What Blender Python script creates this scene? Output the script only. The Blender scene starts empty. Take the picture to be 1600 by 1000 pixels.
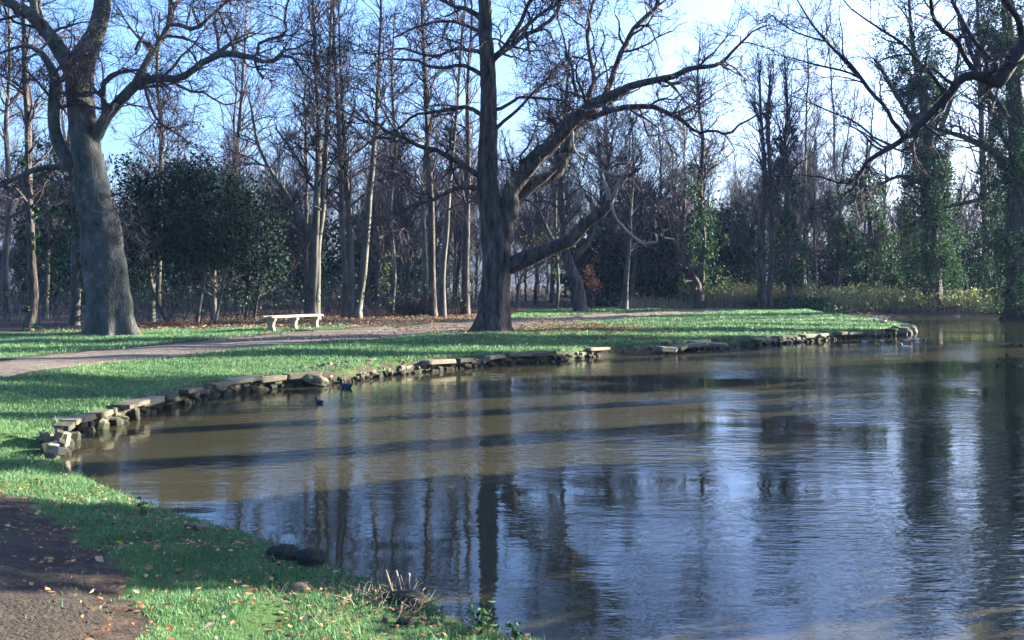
import bpy, bmesh, math, random
import numpy as np
from mathutils import Vector, Matrix

rng = np.random.default_rng(11)
random.seed(5)
SC = bpy.context.scene
COL = SC.collection
rad = math.radians

# ------------------------------------------------------------------ camera, world, sun, exposure
F, HY, EYE = 1555.0, 440.0, 2.1          # focal length in photo pixels, horizon row, eye height above the water
cam = bpy.data.cameras.new('camera'); cam_o = bpy.data.objects.new('camera', cam); COL.objects.link(cam_o)
cam.sensor_width = 36.0; cam.lens = 36.0 * F / 1600.0
cam.shift_y = -(500.0 - HY) / 1600.0
cam.clip_start = 0.05; cam.clip_end = 2000
cam_o.location = (0, 0, EYE); cam_o.rotation_euler = (rad(90), 0, 0)
SC.camera = cam_o

SUN_AZ, SUN_EL = rad(66), rad(14)        # azimuth from +Y towards +X
W = bpy.data.worlds.new('World'); SC.world = W; W.use_nodes = True
wn = W.node_tree.nodes; wl = W.node_tree.links
bg = wn['Background']
sky = wn.new('ShaderNodeTexSky'); sky.sky_type = 'NISHITA'; sky.sun_disc = False
sky.sun_elevation = SUN_EL; sky.sun_rotation = SUN_AZ
sky.air_density = 1.0; sky.dust_density = 4.0; sky.ozone_density = 5.0
tint = wn.new('ShaderNodeMix'); tint.data_type = 'RGBA'; tint.blend_type = 'MULTIPLY'; tint.inputs[0].default_value = 1
tint.inputs[7].default_value = (0.93, 0.96, 1.16, 1)          # the cool cast of the slide film's shade
wl.new(sky.outputs[0], tint.inputs[6]); wl.new(tint.outputs[2], bg.inputs[0]); bg.inputs[1].default_value = 0.078

sl = bpy.data.lights.new('sun', 'SUN'); sl.energy = 5.0; sl.angle = rad(0.5); sl.color = (1.0, 0.92, 0.78)
so = bpy.data.objects.new('sun', sl); COL.objects.link(so)
SD = Vector((math.sin(SUN_AZ) * math.cos(SUN_EL), math.cos(SUN_AZ) * math.cos(SUN_EL), math.sin(SUN_EL)))
so.rotation_euler = (-SD).to_track_quat('-Z', 'Y').to_euler(); so.location = (60, 20, 40)

SC.view_settings.view_transform = 'Standard'; SC.view_settings.look = 'None'
SC.view_settings.gamma = 1.0; SC.view_settings.use_curve_mapping = False
SC.view_settings.exposure = 3.15
SC.render.engine = 'CYCLES'
SC.cycles.max_bounces = 5; SC.cycles.diffuse_bounces = 2; SC.cycles.glossy_bounces = 2
SC.cycles.transmission_bounces = 2; SC.cycles.transparent_max_bounces = 4; SC.cycles.volume_bounces = 0

# ------------------------------------------------------------------ helpers
def P(px, py, d):                        # a photo pixel at distance d ahead of the camera -> world
    return np.array([(px - 800.0) / F * d, d, EYE + (HY - py) / F * d])

def G(px, py, z=0.5):                    # a photo pixel that lies on the level z -> world x, y
    d = (EYE - z) * F / (py - HY)
    return ((px - 800.0) / F * d, d)

def tag(o, label=None, cat=None, group=None, kind=None):
    if label: o['label'] = label
    if cat: o['category'] = cat
    if group: o['group'] = group
    if kind: o['kind'] = kind
    return o

def empty(name, loc, label=None, cat=None, group=None, rz=0.0):
    o = bpy.data.objects.new(name, None); COL.objects.link(o)
    o.location = loc; o.rotation_euler = (0, 0, rz); o.empty_display_size = 0.3
    return tag(o, label, cat, group)

def mesh_data(name, V, faces, mats, smooth=False, midx=None):
    """V (n,3); faces: list of int arrays (m,3) or (m,4)."""
    V = np.asarray(V, dtype=np.float32)
    faces = [np.asarray(f, dtype=np.int32) for f in faces if len(f)]
    me = bpy.data.meshes.new(name)
    me.vertices.add(len(V)); me.vertices.foreach_set('co', V.ravel())
    li = np.concatenate([f.ravel() for f in faces])
    ls = np.concatenate([np.full(len(f), f.shape[1], np.int32) for f in faces])
    st = np.concatenate([[0], np.cumsum(ls)[:-1]]).astype(np.int32)
    me.loops.add(len(li)); me.loops.foreach_set('vertex_index', li)
    me.polygons.add(len(ls)); me.polygons.foreach_set('loop_start', st)
    me.polygons.foreach_set('loop_total', ls)
    me.polygons.foreach_set('use_smooth', np.full(len(ls), smooth))
    for m in (mats if isinstance(mats, (list, tuple)) else [mats]):
        me.materials.append(m)
    if midx is not None:
        me.polygons.foreach_set('material_index', np.asarray(midx, np.int32))
    me.update(calc_edges=True)
    return me

def obj(name, me, parent=None, loc=None, kind=None):
    o = bpy.data.objects.new(name, me); COL.objects.link(o)
    if parent is not None: o.parent = parent
    if loc is not None: o.location = loc
    if kind: o['kind'] = kind
    return o

def norm(a):
    return a / np.maximum(np.linalg.norm(a, axis=-1, keepdims=True), 1e-9)

def catmull(pts, n):
    """resample a polyline of any width of columns to n points, evenly by length, on a Catmull-Rom curve"""
    p = np.asarray(pts, float)
    if len(p) == 2:
        t = np.linspace(0, 1, n)[:, None]; return p[0] * (1 - t) + p[1] * t
    q = np.vstack([2 * p[0] - p[1], p, 2 * p[-1] - p[-2]])
    out = []
    for i in range(1, len(q) - 2):
        t = np.linspace(0, 1, 14, endpoint=False)[:, None]
        a, b, c, d = q[i - 1], q[i], q[i + 1], q[i + 2]
        out.append(0.5 * (2 * b + (c - a) * t + (2 * a - 5 * b + 4 * c - d) * t ** 2 + (3 * b - a - 3 * c + d) * t ** 3))
    out = np.vstack(out + [p[-1:]])
    s = np.concatenate([[0], np.cumsum(np.linalg.norm(np.diff(out[:, :3], axis=0), axis=1))])
    u = np.linspace(0, s[-1], n)
    return np.stack([np.interp(u, s, out[:, k]) for k in range(out.shape[1])], 1)

def tubes(Pn, Rn, sides):
    """(N,K,3) polylines and (N,K) radii -> vertices, quads"""
    N, K, _ = Pn.shape
    T = np.empty_like(Pn)
    T[:, 1:-1] = Pn[:, 2:] - Pn[:, :-2]; T[:, 0] = Pn[:, 1] - Pn[:, 0]; T[:, -1] = Pn[:, -1] - Pn[:, -2]
    T = norm(T)
    D = norm(Pn[:, -1] - Pn[:, 0])
    A = np.where(np.abs(D[:, :1]) < 0.6, np.array([[1.0, 0, 0]]), np.where(np.abs(D[:, 1:2]) < 0.75, np.array([[0, 1.0, 0]]), np.array([[0, 0, 1.0]])))
    U = norm(np.cross(T, A[:, None, :].repeat(K, 1))); Vv = np.cross(T, U)
    a = np.arange(sides) * 2 * math.pi / sides
    ring = U[:, :, None, :] * np.cos(a)[None, None, :, None] + Vv[:, :, None, :] * np.sin(a)[None, None, :, None]
    V = Pn[:, :, None, :] + ring * Rn[:, :, None, None]
    base = (np.arange(N)[:, None, None] * K + np.arange(K - 1)[None, :, None]) * sides
    j = np.arange(sides)[None, None, :]; j2 = (j + 1) % sides
    Q = np.stack([base + j, base + j2, base + sides + j2, base + sides + j], -1)
    return V.reshape(-1, 3), Q.reshape(-1, 4)

class Buf:
    def __init__(self): self.V, self.F, self.n = [], [], 0
    def add(self, V, F_):
        self.V.append(V); self.F.append(F_ + self.n); self.n += len(V)
    def tubes(self, Pn, Rn, sides): self.add(*tubes(Pn, Rn, sides))
    def data(self, name, mat, smooth=False):
        tri = [f for f in self.F if f.shape[1] == 3]; quad = [f for f in self.F if f.shape[1] == 4]
        fs = ([np.vstack(quad)] if quad else []) + ([np.vstack(tri)] if tri else [])
        return mesh_data(name, np.vstack(self.V), fs, mat, smooth)

def spawn(r, Pp, Rp, n, t0, t1, L, ang, up, wig, K, rfac, rmin, rtip, taper=0.5, droop=0.0):
    """children of parent polylines; n per parent"""
    N, Kp, _ = Pp.shape
    n = np.broadcast_to(np.asarray(n, int), (N,))
    idx = np.repeat(np.arange(N), n); M = len(idx)
    if M == 0: return np.zeros((0, K, 3)), np.zeros((0, K))
    t = r.uniform(t0, t1, M); s = t * (Kp - 1); i = np.minimum(s.astype(int), Kp - 2); f = (s - i)[:, None]
    a, b = Pp[idx, i], Pp[idx, i + 1]
    base = a * (1 - f) + b * f; tan = norm(b - a)
    rp = Rp[idx, i] * (1 - f[:, 0]) + Rp[idx, i + 1] * f[:, 0]
    g = r.normal(size=(M, 3)); perp = norm(g - (g * tan).sum(1, keepdims=True) * tan)
    an = np.radians(r.uniform(ang[0], ang[1], M))[:, None]
    d = norm(np.cos(an) * tan + np.sin(an) * perp + np.array([0, 0, up]))
    ln = np.broadcast_to(L, (N,))[idx] * r.uniform(0.5, 1.25, M) * (1 - taper * (t - t0) / max(t1 - t0, 1e-6))
    pts = np.empty((M, K, 3)); pts[:, 0] = base
    for k in range(1, K):
        d = norm(d + r.normal(size=(M, 3)) * wig + np.array([0, 0, -droop]))
        pts[:, k] = pts[:, k - 1] + d * (ln / (K - 1))[:, None]
    r0 = np.maximum(np.minimum(rp * rfac, rp * 0.9), rmin)[:, None]
    R = r0 + (rtip - r0) * (np.linspace(0, 1, K)[None] ** 0.8)
    return pts, R

def leaf_cloud(r, C, size, up_bias=0.0):
    """one folded four-cornered leaf (two triangles) at each centre"""
    n = len(C)
    a = norm(r.normal(size=(n, 3)) + np.array([0, 0, -0.3])); g = r.normal(size=(n, 3)) + np.array([0, 0, up_bias])
    b = norm(np.cross(a, g)); c = np.cross(a, b)
    s = (size * r.uniform(0.6, 1.3, n))[:, None]
    v0 = C - a * s * 0.5; v2 = C + a * s * 0.55
    v1 = C + b * s * 0.36 + c * s * 0.10; v3 = C - b * s * 0.36 + c * s * 0.10
    V = np.stack([v0, v1, v2, v3], 1).reshape(-1, 3)
    k = np.arange(n)[:, None] * 4
    return V, np.vstack([k + np.array([0, 1, 2]), k + np.array([0, 2, 3])])

WD = np.random.default_rng(3)
_wd = [(WD.normal(size=2), WD.uniform(0, 6.28)) for _ in range(14)]
def wob(x, y, s):                        # smooth pseudo-noise of a plane, about -1..1
    x = np.asarray(x, float); y = np.asarray(y, float)
    v = 0
    for k, (d, p) in enumerate(_wd[:9]):
        v = v + np.sin((x * d[0] + y * d[1]) * s * (1 + 0.35 * k) + p) / (1 + 0.3 * k)
    return v / 3.2

def sstep(a, b, x):
    t = np.clip((x - a) / (b - a), 0, 1); return t * t * (3 - 2 * t)

# ------------------------------------------------------------------ materials
def new_mat(name):
    m = bpy.data.materials.new(name); m.use_nodes = True
    nt = m.node_tree; b = nt.nodes['Principled BSDF']
    return m, nt, nt.nodes, nt.links, b

def ramp(nodes, stops):
    r = nodes.new('ShaderNodeValToRGB'); e = r.color_ramp.elements
    while len(e) < len(stops): e.new(0.5)
    for k, (p, c) in enumerate(stops):
        e[k].position = p; e[k].color = (*c, 1)
    return r

def noise_mat(name, stops, scale=4.0, rough=0.9, bump=0.0, bscale=None, stretch=(1, 1, 1), island=0.0, spec=0.25, translucent=0.0, bdist=0.02, orand=0.0):
    m, nt, N_, L_, b = new_mat(name)
    tc = N_.new('ShaderNodeTexCoord'); mp = N_.new('ShaderNodeMapping'); mp.inputs['Scale'].default_value = stretch
    L_.new(tc.outputs['Object'], mp.inputs[0])
    nz = N_.new('ShaderNodeTexNoise'); nz.inputs['Scale'].default_value = scale; nz.inputs['Detail'].default_value = 5; nz.inputs['Roughness'].default_value = 0.65
    L_.new(mp.outputs[0], nz.inputs['Vector'])
    r = ramp(N_, stops)
    fac = nz.outputs['Fac']
    if island > 0:
        ge = N_.new('ShaderNodeNewGeometry'); mx = N_.new('ShaderNodeMix'); mx.inputs[0].default_value = island
        L_.new(fac, mx.inputs[2]); L_.new(ge.outputs['Random Per Island'], mx.inputs[3]); fac = mx.outputs[0]
    if orand > 0:
        oi = N_.new('ShaderNodeObjectInfo'); mo = N_.new('ShaderNodeMix'); mo.inputs[0].default_value = orand
        L_.new(fac, mo.inputs[2]); L_.new(oi.outputs['Random'], mo.inputs[3]); fac = mo.outputs[0]
    L_.new(fac, r.inputs[0]); L_.new(r.outputs[0], b.inputs['Base Color'])
    b.inputs['Roughness'].default_value = rough; b.inputs['Specular IOR Level'].default_value = spec
    if bump > 0:
        n2 = N_.new('ShaderNodeTexNoise'); n2.inputs['Scale'].default_value = bscale or scale * 3; n2.inputs['Detail'].default_value = 6
        L_.new(mp.outputs[0], n2.inputs['Vector'])
        bp = N_.new('ShaderNodeBump'); bp.inputs['Strength'].default_value = bump; bp.inputs['Distance'].default_value = bdist
        L_.new(n2.outputs['Fac'], bp.inputs['Height']); L_.new(bp.outputs[0], b.inputs['Normal'])
    if translucent > 0:
        tr = N_.new('ShaderNodeBsdfTranslucent'); ms = N_.new('ShaderNodeMixShader'); ms.inputs[0].default_value = translucent
        L_.new(r.outputs[0], tr.inputs[0]); L_.new(b.outputs[0], ms.inputs[1]); L_.new(tr.outputs[0], ms.inputs[2])
        L_.new(ms.outputs[0], N_['Material Output'].inputs[0])
    return m

M_BEECH = noise_mat('beech_bark', [(0.34, (0.014, 0.02, 0.014)), (0.44, (0.045, 0.052, 0.040)), (0.52, (0.058, 0.058, 0.05)), (0.6, (0.085, 0.082, 0.07)), (0.68, (0.15, 0.14, 0.12))], 3.4, 0.85, 0.9, 16, (1, 1, 0.6), bdist=0.07)
M_OAK = noise_mat('rough_bark', [(0.32, (0.010, 0.009, 0.008)), (0.48, (0.05, 0.042, 0.036)), (0.6, (0.085, 0.07, 0.055)), (0.75, (0.15, 0.13, 0.11))], 7, 0.95, 1.0, 12, (1, 1, 0.22), bdist=0.12)
M_PALE = noise_mat('bare_pale_wood', [(0.3, (0.10, 0.085, 0.065)), (0.55, (0.22, 0.19, 0.15)), (0.75, (0.36, 0.32, 0.26))], 4, 0.85, 0.6, 18, (1, 1, 0.4))
M_DARK = noise_mat('silhouette_dark_bark', [(0.3, (0.012, 0.011, 0.011)), (0.6, (0.03, 0.026, 0.024)), (0.8, (0.05, 0.043, 0.038))], 3.2, 0.9, 0.8, 14, (1, 1, 0.3))  # silhouette darkness of the overhanging limb, put into its bark colour
M_CUT = noise_mat('cut_stem_bark', [(0.3, (0.05, 0.038, 0.028)), (0.55, (0.13, 0.10, 0.075)), (0.75, (0.28, 0.23, 0.17))], 14, 0.85, 0.6, 30)
M_BIRCH = noise_mat('greenish_bark', [(0.3, (0.03, 0.032, 0.024)), (0.5, (0.075, 0.074, 0.056)), (0.7, (0.15, 0.14, 0.115))], 2.5, 0.9, 0.6, 10, (1, 1, 0.4))
M_TWIG = noise_mat('twig_bark', [(0.3, (0.024, 0.018, 0.021)), (0.6, (0.055, 0.042, 0.045)), (0.8, (0.11, 0.09, 0.085))], 1.3, 0.9, island=0.6)
M_IVY = noise_mat('ivy_leaf', [(0.2, (0.008, 0.023, 0.010)), (0.5, (0.021, 0.058, 0.020)), (0.85, (0.085, 0.17, 0.065))], 2, 0.75, island=0.7, spec=0.12, translucent=0.2)
M_HOLLY = noise_mat('evergreen_leaf', [(0.2, (0.004, 0.012, 0.008)), (0.5, (0.008, 0.026, 0.014)), (0.85, (0.02, 0.055, 0.026))], 2, 0.7, island=0.7, spec=0.12, translucent=0.05)
M_BRAMBLE = noise_mat('bramble_leaf', [(0.15, (0.05, 0.085, 0.02)), (0.45, (0.12, 0.165, 0.05)), (0.7, (0.22, 0.245, 0.10)), (0.92, (0.26, 0.17, 0.08))], 1.2, 0.6, island=0.75, translucent=0.3)
M_REED = noise_mat('dry_stalk', [(0.2, (0.13, 0.11, 0.06)), (0.5, (0.26, 0.22, 0.13)), (0.8, (0.36, 0.31, 0.19))], 2, 0.8, island=0.7, translucent=0.25)
M_GRASS = noise_mat('grass_blade', [(0.15, (0.02, 0.068, 0.031)), (0.42, (0.058, 0.15, 0.056)), (0.7, (0.15, 0.255, 0.105)), (0.9, (0.29, 0.28, 0.15))], 0.7, 0.6, island=0.42, translucent=0.35)
M_FALLEN = noise_mat('fallen_leaf_brown', [(0.1, (0.06, 0.03, 0.018)), (0.4, (0.17, 0.075, 0.035)), (0.65, (0.28, 0.13, 0.06)), (0.85, (0.42, 0.27, 0.12))], 2, 0.7, island=0.85, translucent=0.2)
M_YELLOW = noise_mat('yellow_leaf', [(0.1, (0.25, 0.22, 0.03)), (0.6, (0.45, 0.38, 0.06)), (0.9, (0.5, 0.45, 0.15))], 2, 0.7, island=0.8, translucent=0.4)
M_RUSSET = noise_mat('russet_leaf', [(0.1, (0.09, 0.035, 0.022)), (0.6, (0.19, 0.07, 0.04)), (0.9, (0.30, 0.15, 0.08))], 2, 0.7, island=0.8, translucent=0.4)
M_STONE = noise_mat('limestone', [(0.25, (0.03, 0.030, 0.021)), (0.5, (0.10, 0.088, 0.057)), (0.78, (0.24, 0.21, 0.14))], 5, 0.9, 0.8, 16, orand=0.5)
M_BENCH_STONE = noise_mat('bench_stone', [(0.3, (0.22, 0.175, 0.12)), (0.7, (0.36, 0.29, 0.21))], 6, 0.85, 0.3, 30)
M_BENCH_WOOD = noise_mat('bench_wood', [(0.3, (0.18, 0.15, 0.115)), (0.7, (0.33, 0.28, 0.22))], 3, 0.8, 0.3, 20, (1, 8, 1))

M_PATH = noise_mat('path_gravel', [(0.25, (0.05, 0.039, 0.029)), (0.5, (0.125, 0.10, 0.073)), (0.75, (0.23, 0.188, 0.14))], 9, 0.95, 1.0, 40, bdist=0.03)
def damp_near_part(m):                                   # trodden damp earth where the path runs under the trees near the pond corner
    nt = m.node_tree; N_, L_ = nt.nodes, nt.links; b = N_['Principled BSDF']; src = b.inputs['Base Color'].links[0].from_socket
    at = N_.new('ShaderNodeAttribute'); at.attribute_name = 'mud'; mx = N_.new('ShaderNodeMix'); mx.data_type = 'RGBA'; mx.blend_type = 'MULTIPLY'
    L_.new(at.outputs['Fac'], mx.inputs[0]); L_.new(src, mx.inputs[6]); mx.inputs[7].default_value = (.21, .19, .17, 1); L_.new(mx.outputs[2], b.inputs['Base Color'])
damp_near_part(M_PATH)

# ground: lawn, leaf litter and bare earth mixed by two painted zones
def ground_material():
    m, nt, N_, L_, b = new_mat('ground_soil')
    tc = N_.new('ShaderNodeTexCoord')
    def nz(scale, detail=5):
        n = N_.new('ShaderNodeTexNoise'); n.inputs['Scale'].default_value = scale; n.inputs['Detail'].default_value = detail
        n.inputs['Roughness'].default_value = 0.7; L_.new(tc.outputs['Object'], n.inputs['Vector']); return n
    lawn = ramp(N_, [(0.3, (0.03, 0.055, 0.016)), (0.5, (0.05, 0.10, 0.026)), (0.72, (0.09, 0.145, 0.045))]); L_.new(nz(1.7).outputs[0], lawn.inputs[0])
    fine = ramp(N_, [(0.35, (0.6, 0.6, 0.6)), (0.65, (1.25, 1.25, 1.25))]); L_.new(nz(24).outputs[0], fine.inputs[0])
    lm = N_.new('ShaderNodeMix'); lm.data_type = 'RGBA'; lm.blend_type = 'MULTIPLY'; lm.inputs[0].default_value = 1
    L_.new(lawn.outputs[0], lm.inputs[6]); L_.new(fine.outputs[0], lm.inputs[7])
    soil = ramp(N_, [(0.3, (0.02, 0.015, 0.011)), (0.52, (0.05, 0.036, 0.026)), (0.7, (0.10, 0.07, 0.05))]); L_.new(nz(9).outputs[0], soil.inputs[0])
    at = N_.new('ShaderNodeAttribute'); at.attribute_name = 'lawn'
    ad = N_.new('ShaderNodeMath'); ad.operation = 'MULTIPLY_ADD'; ad.inputs[1].default_value = 0.9; L_.new(nz(3.2).outputs[0], ad.inputs[0])
    sb = N_.new('ShaderNodeMath'); sb.operation = 'SUBTRACT'; sb.inputs[1].default_value = 0.45; L_.new(at.outputs['Fac'], sb.inputs[0]); L_.new(sb.outputs[0], ad.inputs[2])
    st = ramp(N_, [(0.38, (0, 0, 0)), (0.6, (1, 1, 1))]); L_.new(ad.outputs[0], st.inputs[0])
    mx = N_.new('ShaderNodeMix'); mx.data_type = 'RGBA'; L_.new(st.outputs[0], mx.inputs[0]); L_.new(soil.outputs[0], mx.inputs[6]); L_.new(lm.outputs[2], mx.inputs[7])
    L_.new(mx.outputs[2], b.inputs['Base Color']); b.inputs['Roughness'].default_value = 0.95; b.inputs['Specular IOR Level'].default_value = 0.15
    bp = N_.new('ShaderNodeBump'); bp.inputs['Strength'].default_value = 0.9; bp.inputs['Distance'].default_value = 0.04
    L_.new(nz(30, 6).outputs[0], bp.inputs['Height']); L_.new(bp.outputs[0], b.inputs['Normal'])
    return m
M_GROUND = ground_material()

def water_material():
    m, nt, N_, L_, b = new_mat('pond_water')
    tc = N_.new('ShaderNodeTexCoord')
    mud = N_.new('ShaderNodeTexNoise'); mud.inputs['Scale'].default_value = 0.35; mud.inputs['Detail'].default_value = 3
    L_.new(tc.outputs['Object'], mud.inputs['Vector'])
    r = ramp(N_, [(0.3, (0.030, 0.027, 0.014)), (0.7, (0.044, 0.040, 0.022))]); L_.new(mud.outputs[0], r.inputs[0])
    L_.new(r.outputs[0], b.inputs['Base Color'])
    b.inputs['Roughness'].default_value = 0.03; b.inputs['IOR'].default_value = 1.33; b.inputs['Specular IOR Level'].default_value = 0.5
    def layer(sx, sy, rot, detail):
        mp = N_.new('ShaderNodeMapping'); mp.inputs['Scale'].default_value = (sx, sy, 1); mp.inputs['Rotation'].default_value = (0, 0, rot)
        L_.new(tc.outputs['Object'], mp.inputs[0])
        n = N_.new('ShaderNodeTexNoise'); n.inputs['Scale'].default_value = 1; n.inputs['Detail'].default_value = detail; n.inputs['Roughness'].default_value = 0.55
        L_.new(mp.outputs[0], n.inputs['Vector']); return n
    a = layer(2.6, 6.5, 0.12, 3); c = layer(9, 17, -0.2, 2); e = layer(0.5, 1.2, 0.1, 1)
    gust = layer(0.13, 0.22, 0.3, 2)
    gr = ramp(N_, [(0.38, (0.06, 0.06, 0.06)), (0.6, (1, 1, 1))]); L_.new(gust.outputs[0], gr.inputs[0])
    at = N_.new('ShaderNodeAttribute'); at.attribute_name = 'open_water'
    gm = N_.new('ShaderNodeMath'); gm.operation = 'MULTIPLY'; L_.new(gr.outputs[0], gm.inputs[0]); L_.new(at.outputs['Fac'], gm.inputs[1])
    s1 = N_.new('ShaderNodeMath'); s1.operation = 'MULTIPLY_ADD'; s1.inputs[1].default_value = 0.28; L_.new(c.outputs[0], s1.inputs[0]); L_.new(a.outputs[0], s1.inputs[2])
    s2 = N_.new('ShaderNodeMath'); s2.operation = 'MULTIPLY'; L_.new(s1.outputs[0], s2.inputs[0]); L_.new(gm.outputs[0], s2.inputs[1])
    s3 = N_.new('ShaderNodeMath'); s3.operation = 'MULTIPLY_ADD'; s3.inputs[1].default_value = 0.6; L_.new(e.outputs[0], s3.inputs[0]); L_.new(s2.outputs[0], s3.inputs[2])
    bp = N_.new('ShaderNodeBump'); bp.inputs['Strength'].default_value = 1.0; bp.inputs['Distance'].default_value = 0.016
    L_.new(s3.outputs[0], bp.inputs['Height']); L_.new(bp.outputs[0], b.inputs['Normal'])
    return m
M_WATER = water_material()

# ------------------------------------------------------------------ the pond shore (water line) and the terrain
def W0(px, py): return G(px, py, 0.0)
SHORE_KEY = [(60, 56), (41, 53.5), (33, 49.5), (27, 43.5), (21.6, 36), (17.4, 29), (13.6, 22), (11.4, 18), (9.6, 14), (8.2, 10), (6.6, 6.6), (4.6, 4.6), (2.4, 4.3), (0.9, 4.9),
             W0(830, 1000), W0(735, 985), W0(690, 955), W0(640, 925), W0(560, 905), W0(510, 890), W0(490, 868), W0(420, 848), W0(330, 822), W0(240, 795), W0(165, 765),
             W0(110, 738), W0(97, 715), W0(104, 690), W0(180, 664), W0(250, 641), W0(330, 622), W0(400, 610), W0(470, 604), W0(530, 599), W0(620, 586), W0(760, 573),
             W0(880, 564), W0(937, 557), W0(1000, 553), W0(1080, 546), W0(1180, 540), W0(1290, 532), W0(1370, 527), W0(1420, 522), (17.2, 42.2), (17.3, 45), (17.0, 50), (18, 55.5),
             W0(1400, 495), W0(1500, 494), W0(1600, 493), (46, 62), (62, 60)]
SH = catmull(np.array(SHORE_KEY + SHORE_KEY[:1], float), 360)
def shore_sd(x, y):
    """signed distance to the water line, positive on land"""
    x = np.asarray(x, float).ravel(); y = np.asarray(y, float).ravel()
    a, b = SH[:-1], SH[1:]; ab = b - a; l2 = (ab ** 2).sum(1)
    out = np.empty(len(x))
    for s in range(0, len(x), 4000):
        p = np.stack([x[s:s + 4000], y[s:s + 4000]], 1)
        ap = p[:, None] - a[None]
        t = np.clip((ap * ab[None]).sum(2) / l2[None], 0, 1)
        d = np.sqrt((((ap - t[..., None] * ab[None])) ** 2).sum(2)).min(1)
        cr = (a[None, :, 1] > p[:, 1:2]) != (b[None, :, 1] > p[:, 1:2])
        xi = a[None, :, 0] + (p[:, 1:2] - a[None, :, 1]) / np.where(np.abs(ab[None, :, 1]) < 1e-9, 1e-9, ab[None, :, 1]) * ab[None, :, 0]
        ins = (cr & (p[:, 0:1] < xi)).sum(1) % 2 == 1
        out[s:s + 4000] = np.where(ins, -d, d)
    return out

# path centre line: x, y, half width
PATH_KEY = [(0.6, -1.5, 1.0), (-1.55, 2.2, 0.95), (-2.75, 4.4, 0.95), (-3.7, 6.0, 1.0), (-4.85, 7.6, 1.05), (-6.6, 9.4, 1.1), (-8.4, 11.6, 1.1), (-9.4, 14, 1.15), (-9.7, 17, 1.2),
            (-9.2, 20, 1.3), (-8.3, 23.2, 1.5), (-6.9, 26.6, 1.9), (-5.3, 29.6, 2.3), (-3.4, 33.0, 2.5), (-0.6, 37.6, 2.3), (2.6, 42.8, 2.1), (6.0, 48.4, 1.7), (9.2, 53.5, 1.6), (12.5, 58, 1.5), (17, 63, 1.5)]
PC = catmull(PATH_KEY, 260)
def path_dist(x, y):
    x = np.asarray(x, float).ravel(); y = np.asarray(y, float).ravel()
    out = np.empty(len(x)); 
    for s in range(0, len(x), 8000):
        d2 = (x[s:s + 8000, None] - PC[None, :, 0]) ** 2 + (y[s:s + 8000, None] - PC[None, :, 1]) ** 2
        out[s:s + 8000] = (np.sqrt(d2) - PC[None, :, 2]).min(1)
    return out

def base_height(x, y, s=None):
    x = np.asarray(x, float).ravel(); y = np.asarray(y, float).ravel()
    if s is None: s = shore_sd(x, y)
    walled = sstep(11.6, 13.2, y) * (1 - sstep(42.5, 45, y)) * (1 - sstep(15.5, 19, x - 0.0 * y))
    top = 0.50 + 0.05 * wob(x, y, 0.45) + 0.25 * sstep(25, 80, s)
    nat = np.where(s > 0, 0.02 + (top - 0.02) * sstep(-0.25, np.where(y < 12, 3.3, 1.5), s) + 0.045 * wob(x, y, 2.6) * sstep(0, 0.5, s), np.maximum(0.02 + s * 0.75, -0.9))
    wal = np.where(s > 0.09, 0.285 + (top - 0.285) * sstep(0.09, 3.4, s) + 0.014 * wob(x, y, 3), np.maximum(0.285 - (0.09 - s) * 3.5, -0.9))
    return nat * (1 - walled) + wal * walled

def axis(a0, a1, step, lo, hi):
    c = list(np.arange(a0, a1 + 1e-6, step)); g = step
    while c[-1] < hi: g *= 1.22; c.append(c[-1] + g)
    g = step
    while c[0] > lo: g *= 1.22; c.insert(0, c[0] - g)
    return np.array(c)
gx = axis(-13, 19, 0.23, -260, 260)
gy = np.concatenate([axis(-1, 30, 0.21, -60, 30), axis(30.22, 60, 0.3, 30.2, 420)])
GX, GY = np.meshgrid(gx, gy)
fx, fy = GX.ravel(), GY.ravel()
SDG = shore_sd(fx, fy); PD = path_dist(fx, fy)
GZ = base_height(fx, fy, SDG)
GZ = GZ - 0.035 * (1 - sstep(-0.16, 0.04, PD))
def lawn_zone(x, y, s, pd):
    lim = np.interp(x, [-60, -20, -15, -12, -8.7, -5.4, -1.5, 1, 9.7, 17, 20, 60], [27, 28, 30, 32, 33.6, 35, 36, 55, 58.5, 57.5, 50, 50])
    v = 1 - sstep(-1.2, 1.2, y - lim + 0.8 * wob(x, y, 0.7))
    v = v * sstep(-0.05, 0.35, pd + 0.12 * wob(x, y, 2.2))
    v = v * (1 - 0.75 * np.exp(-((x - 2.6) / 2.3) ** 2 - ((y - 34.3) / 2.6) ** 2))          # leaf patch by the broad tree
    v = np.maximum(v, 0.9 * np.exp(-((x + 5) / 4.5) ** 2 - ((y - 74) / 5.0) ** 2))             # far clearing
    v = np.maximum(v, 0.9 * np.exp(-((x - 4) / 6) ** 2 - ((y - 60) / 4.0) ** 2))
    v = v * (1 - 0.6 * np.exp(-(s / 0.45) ** 2) * (y > 11))
    return v * (1 - sstep(18.5, 20, x) * (y > 20))
LZ = lawn_zone(fx, fy, SDG, PD)
nx, ny = len(gx), len(gy)
ii = (np.arange(ny - 1)[:, None] * nx + np.arange(nx - 1)[None]).ravel()
gme = mesh_data('ground', np.stack([fx, fy, GZ], 1), [np.stack([ii, ii + 1, ii + nx + 1, ii + nx], 1)], M_GROUND, True)
att = gme.attributes.new('lawn', 'FLOAT', 'POINT'); att.data.foreach_set('value', LZ.astype(np.float32))
ground = obj('ground', gme, kind='structure')

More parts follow.
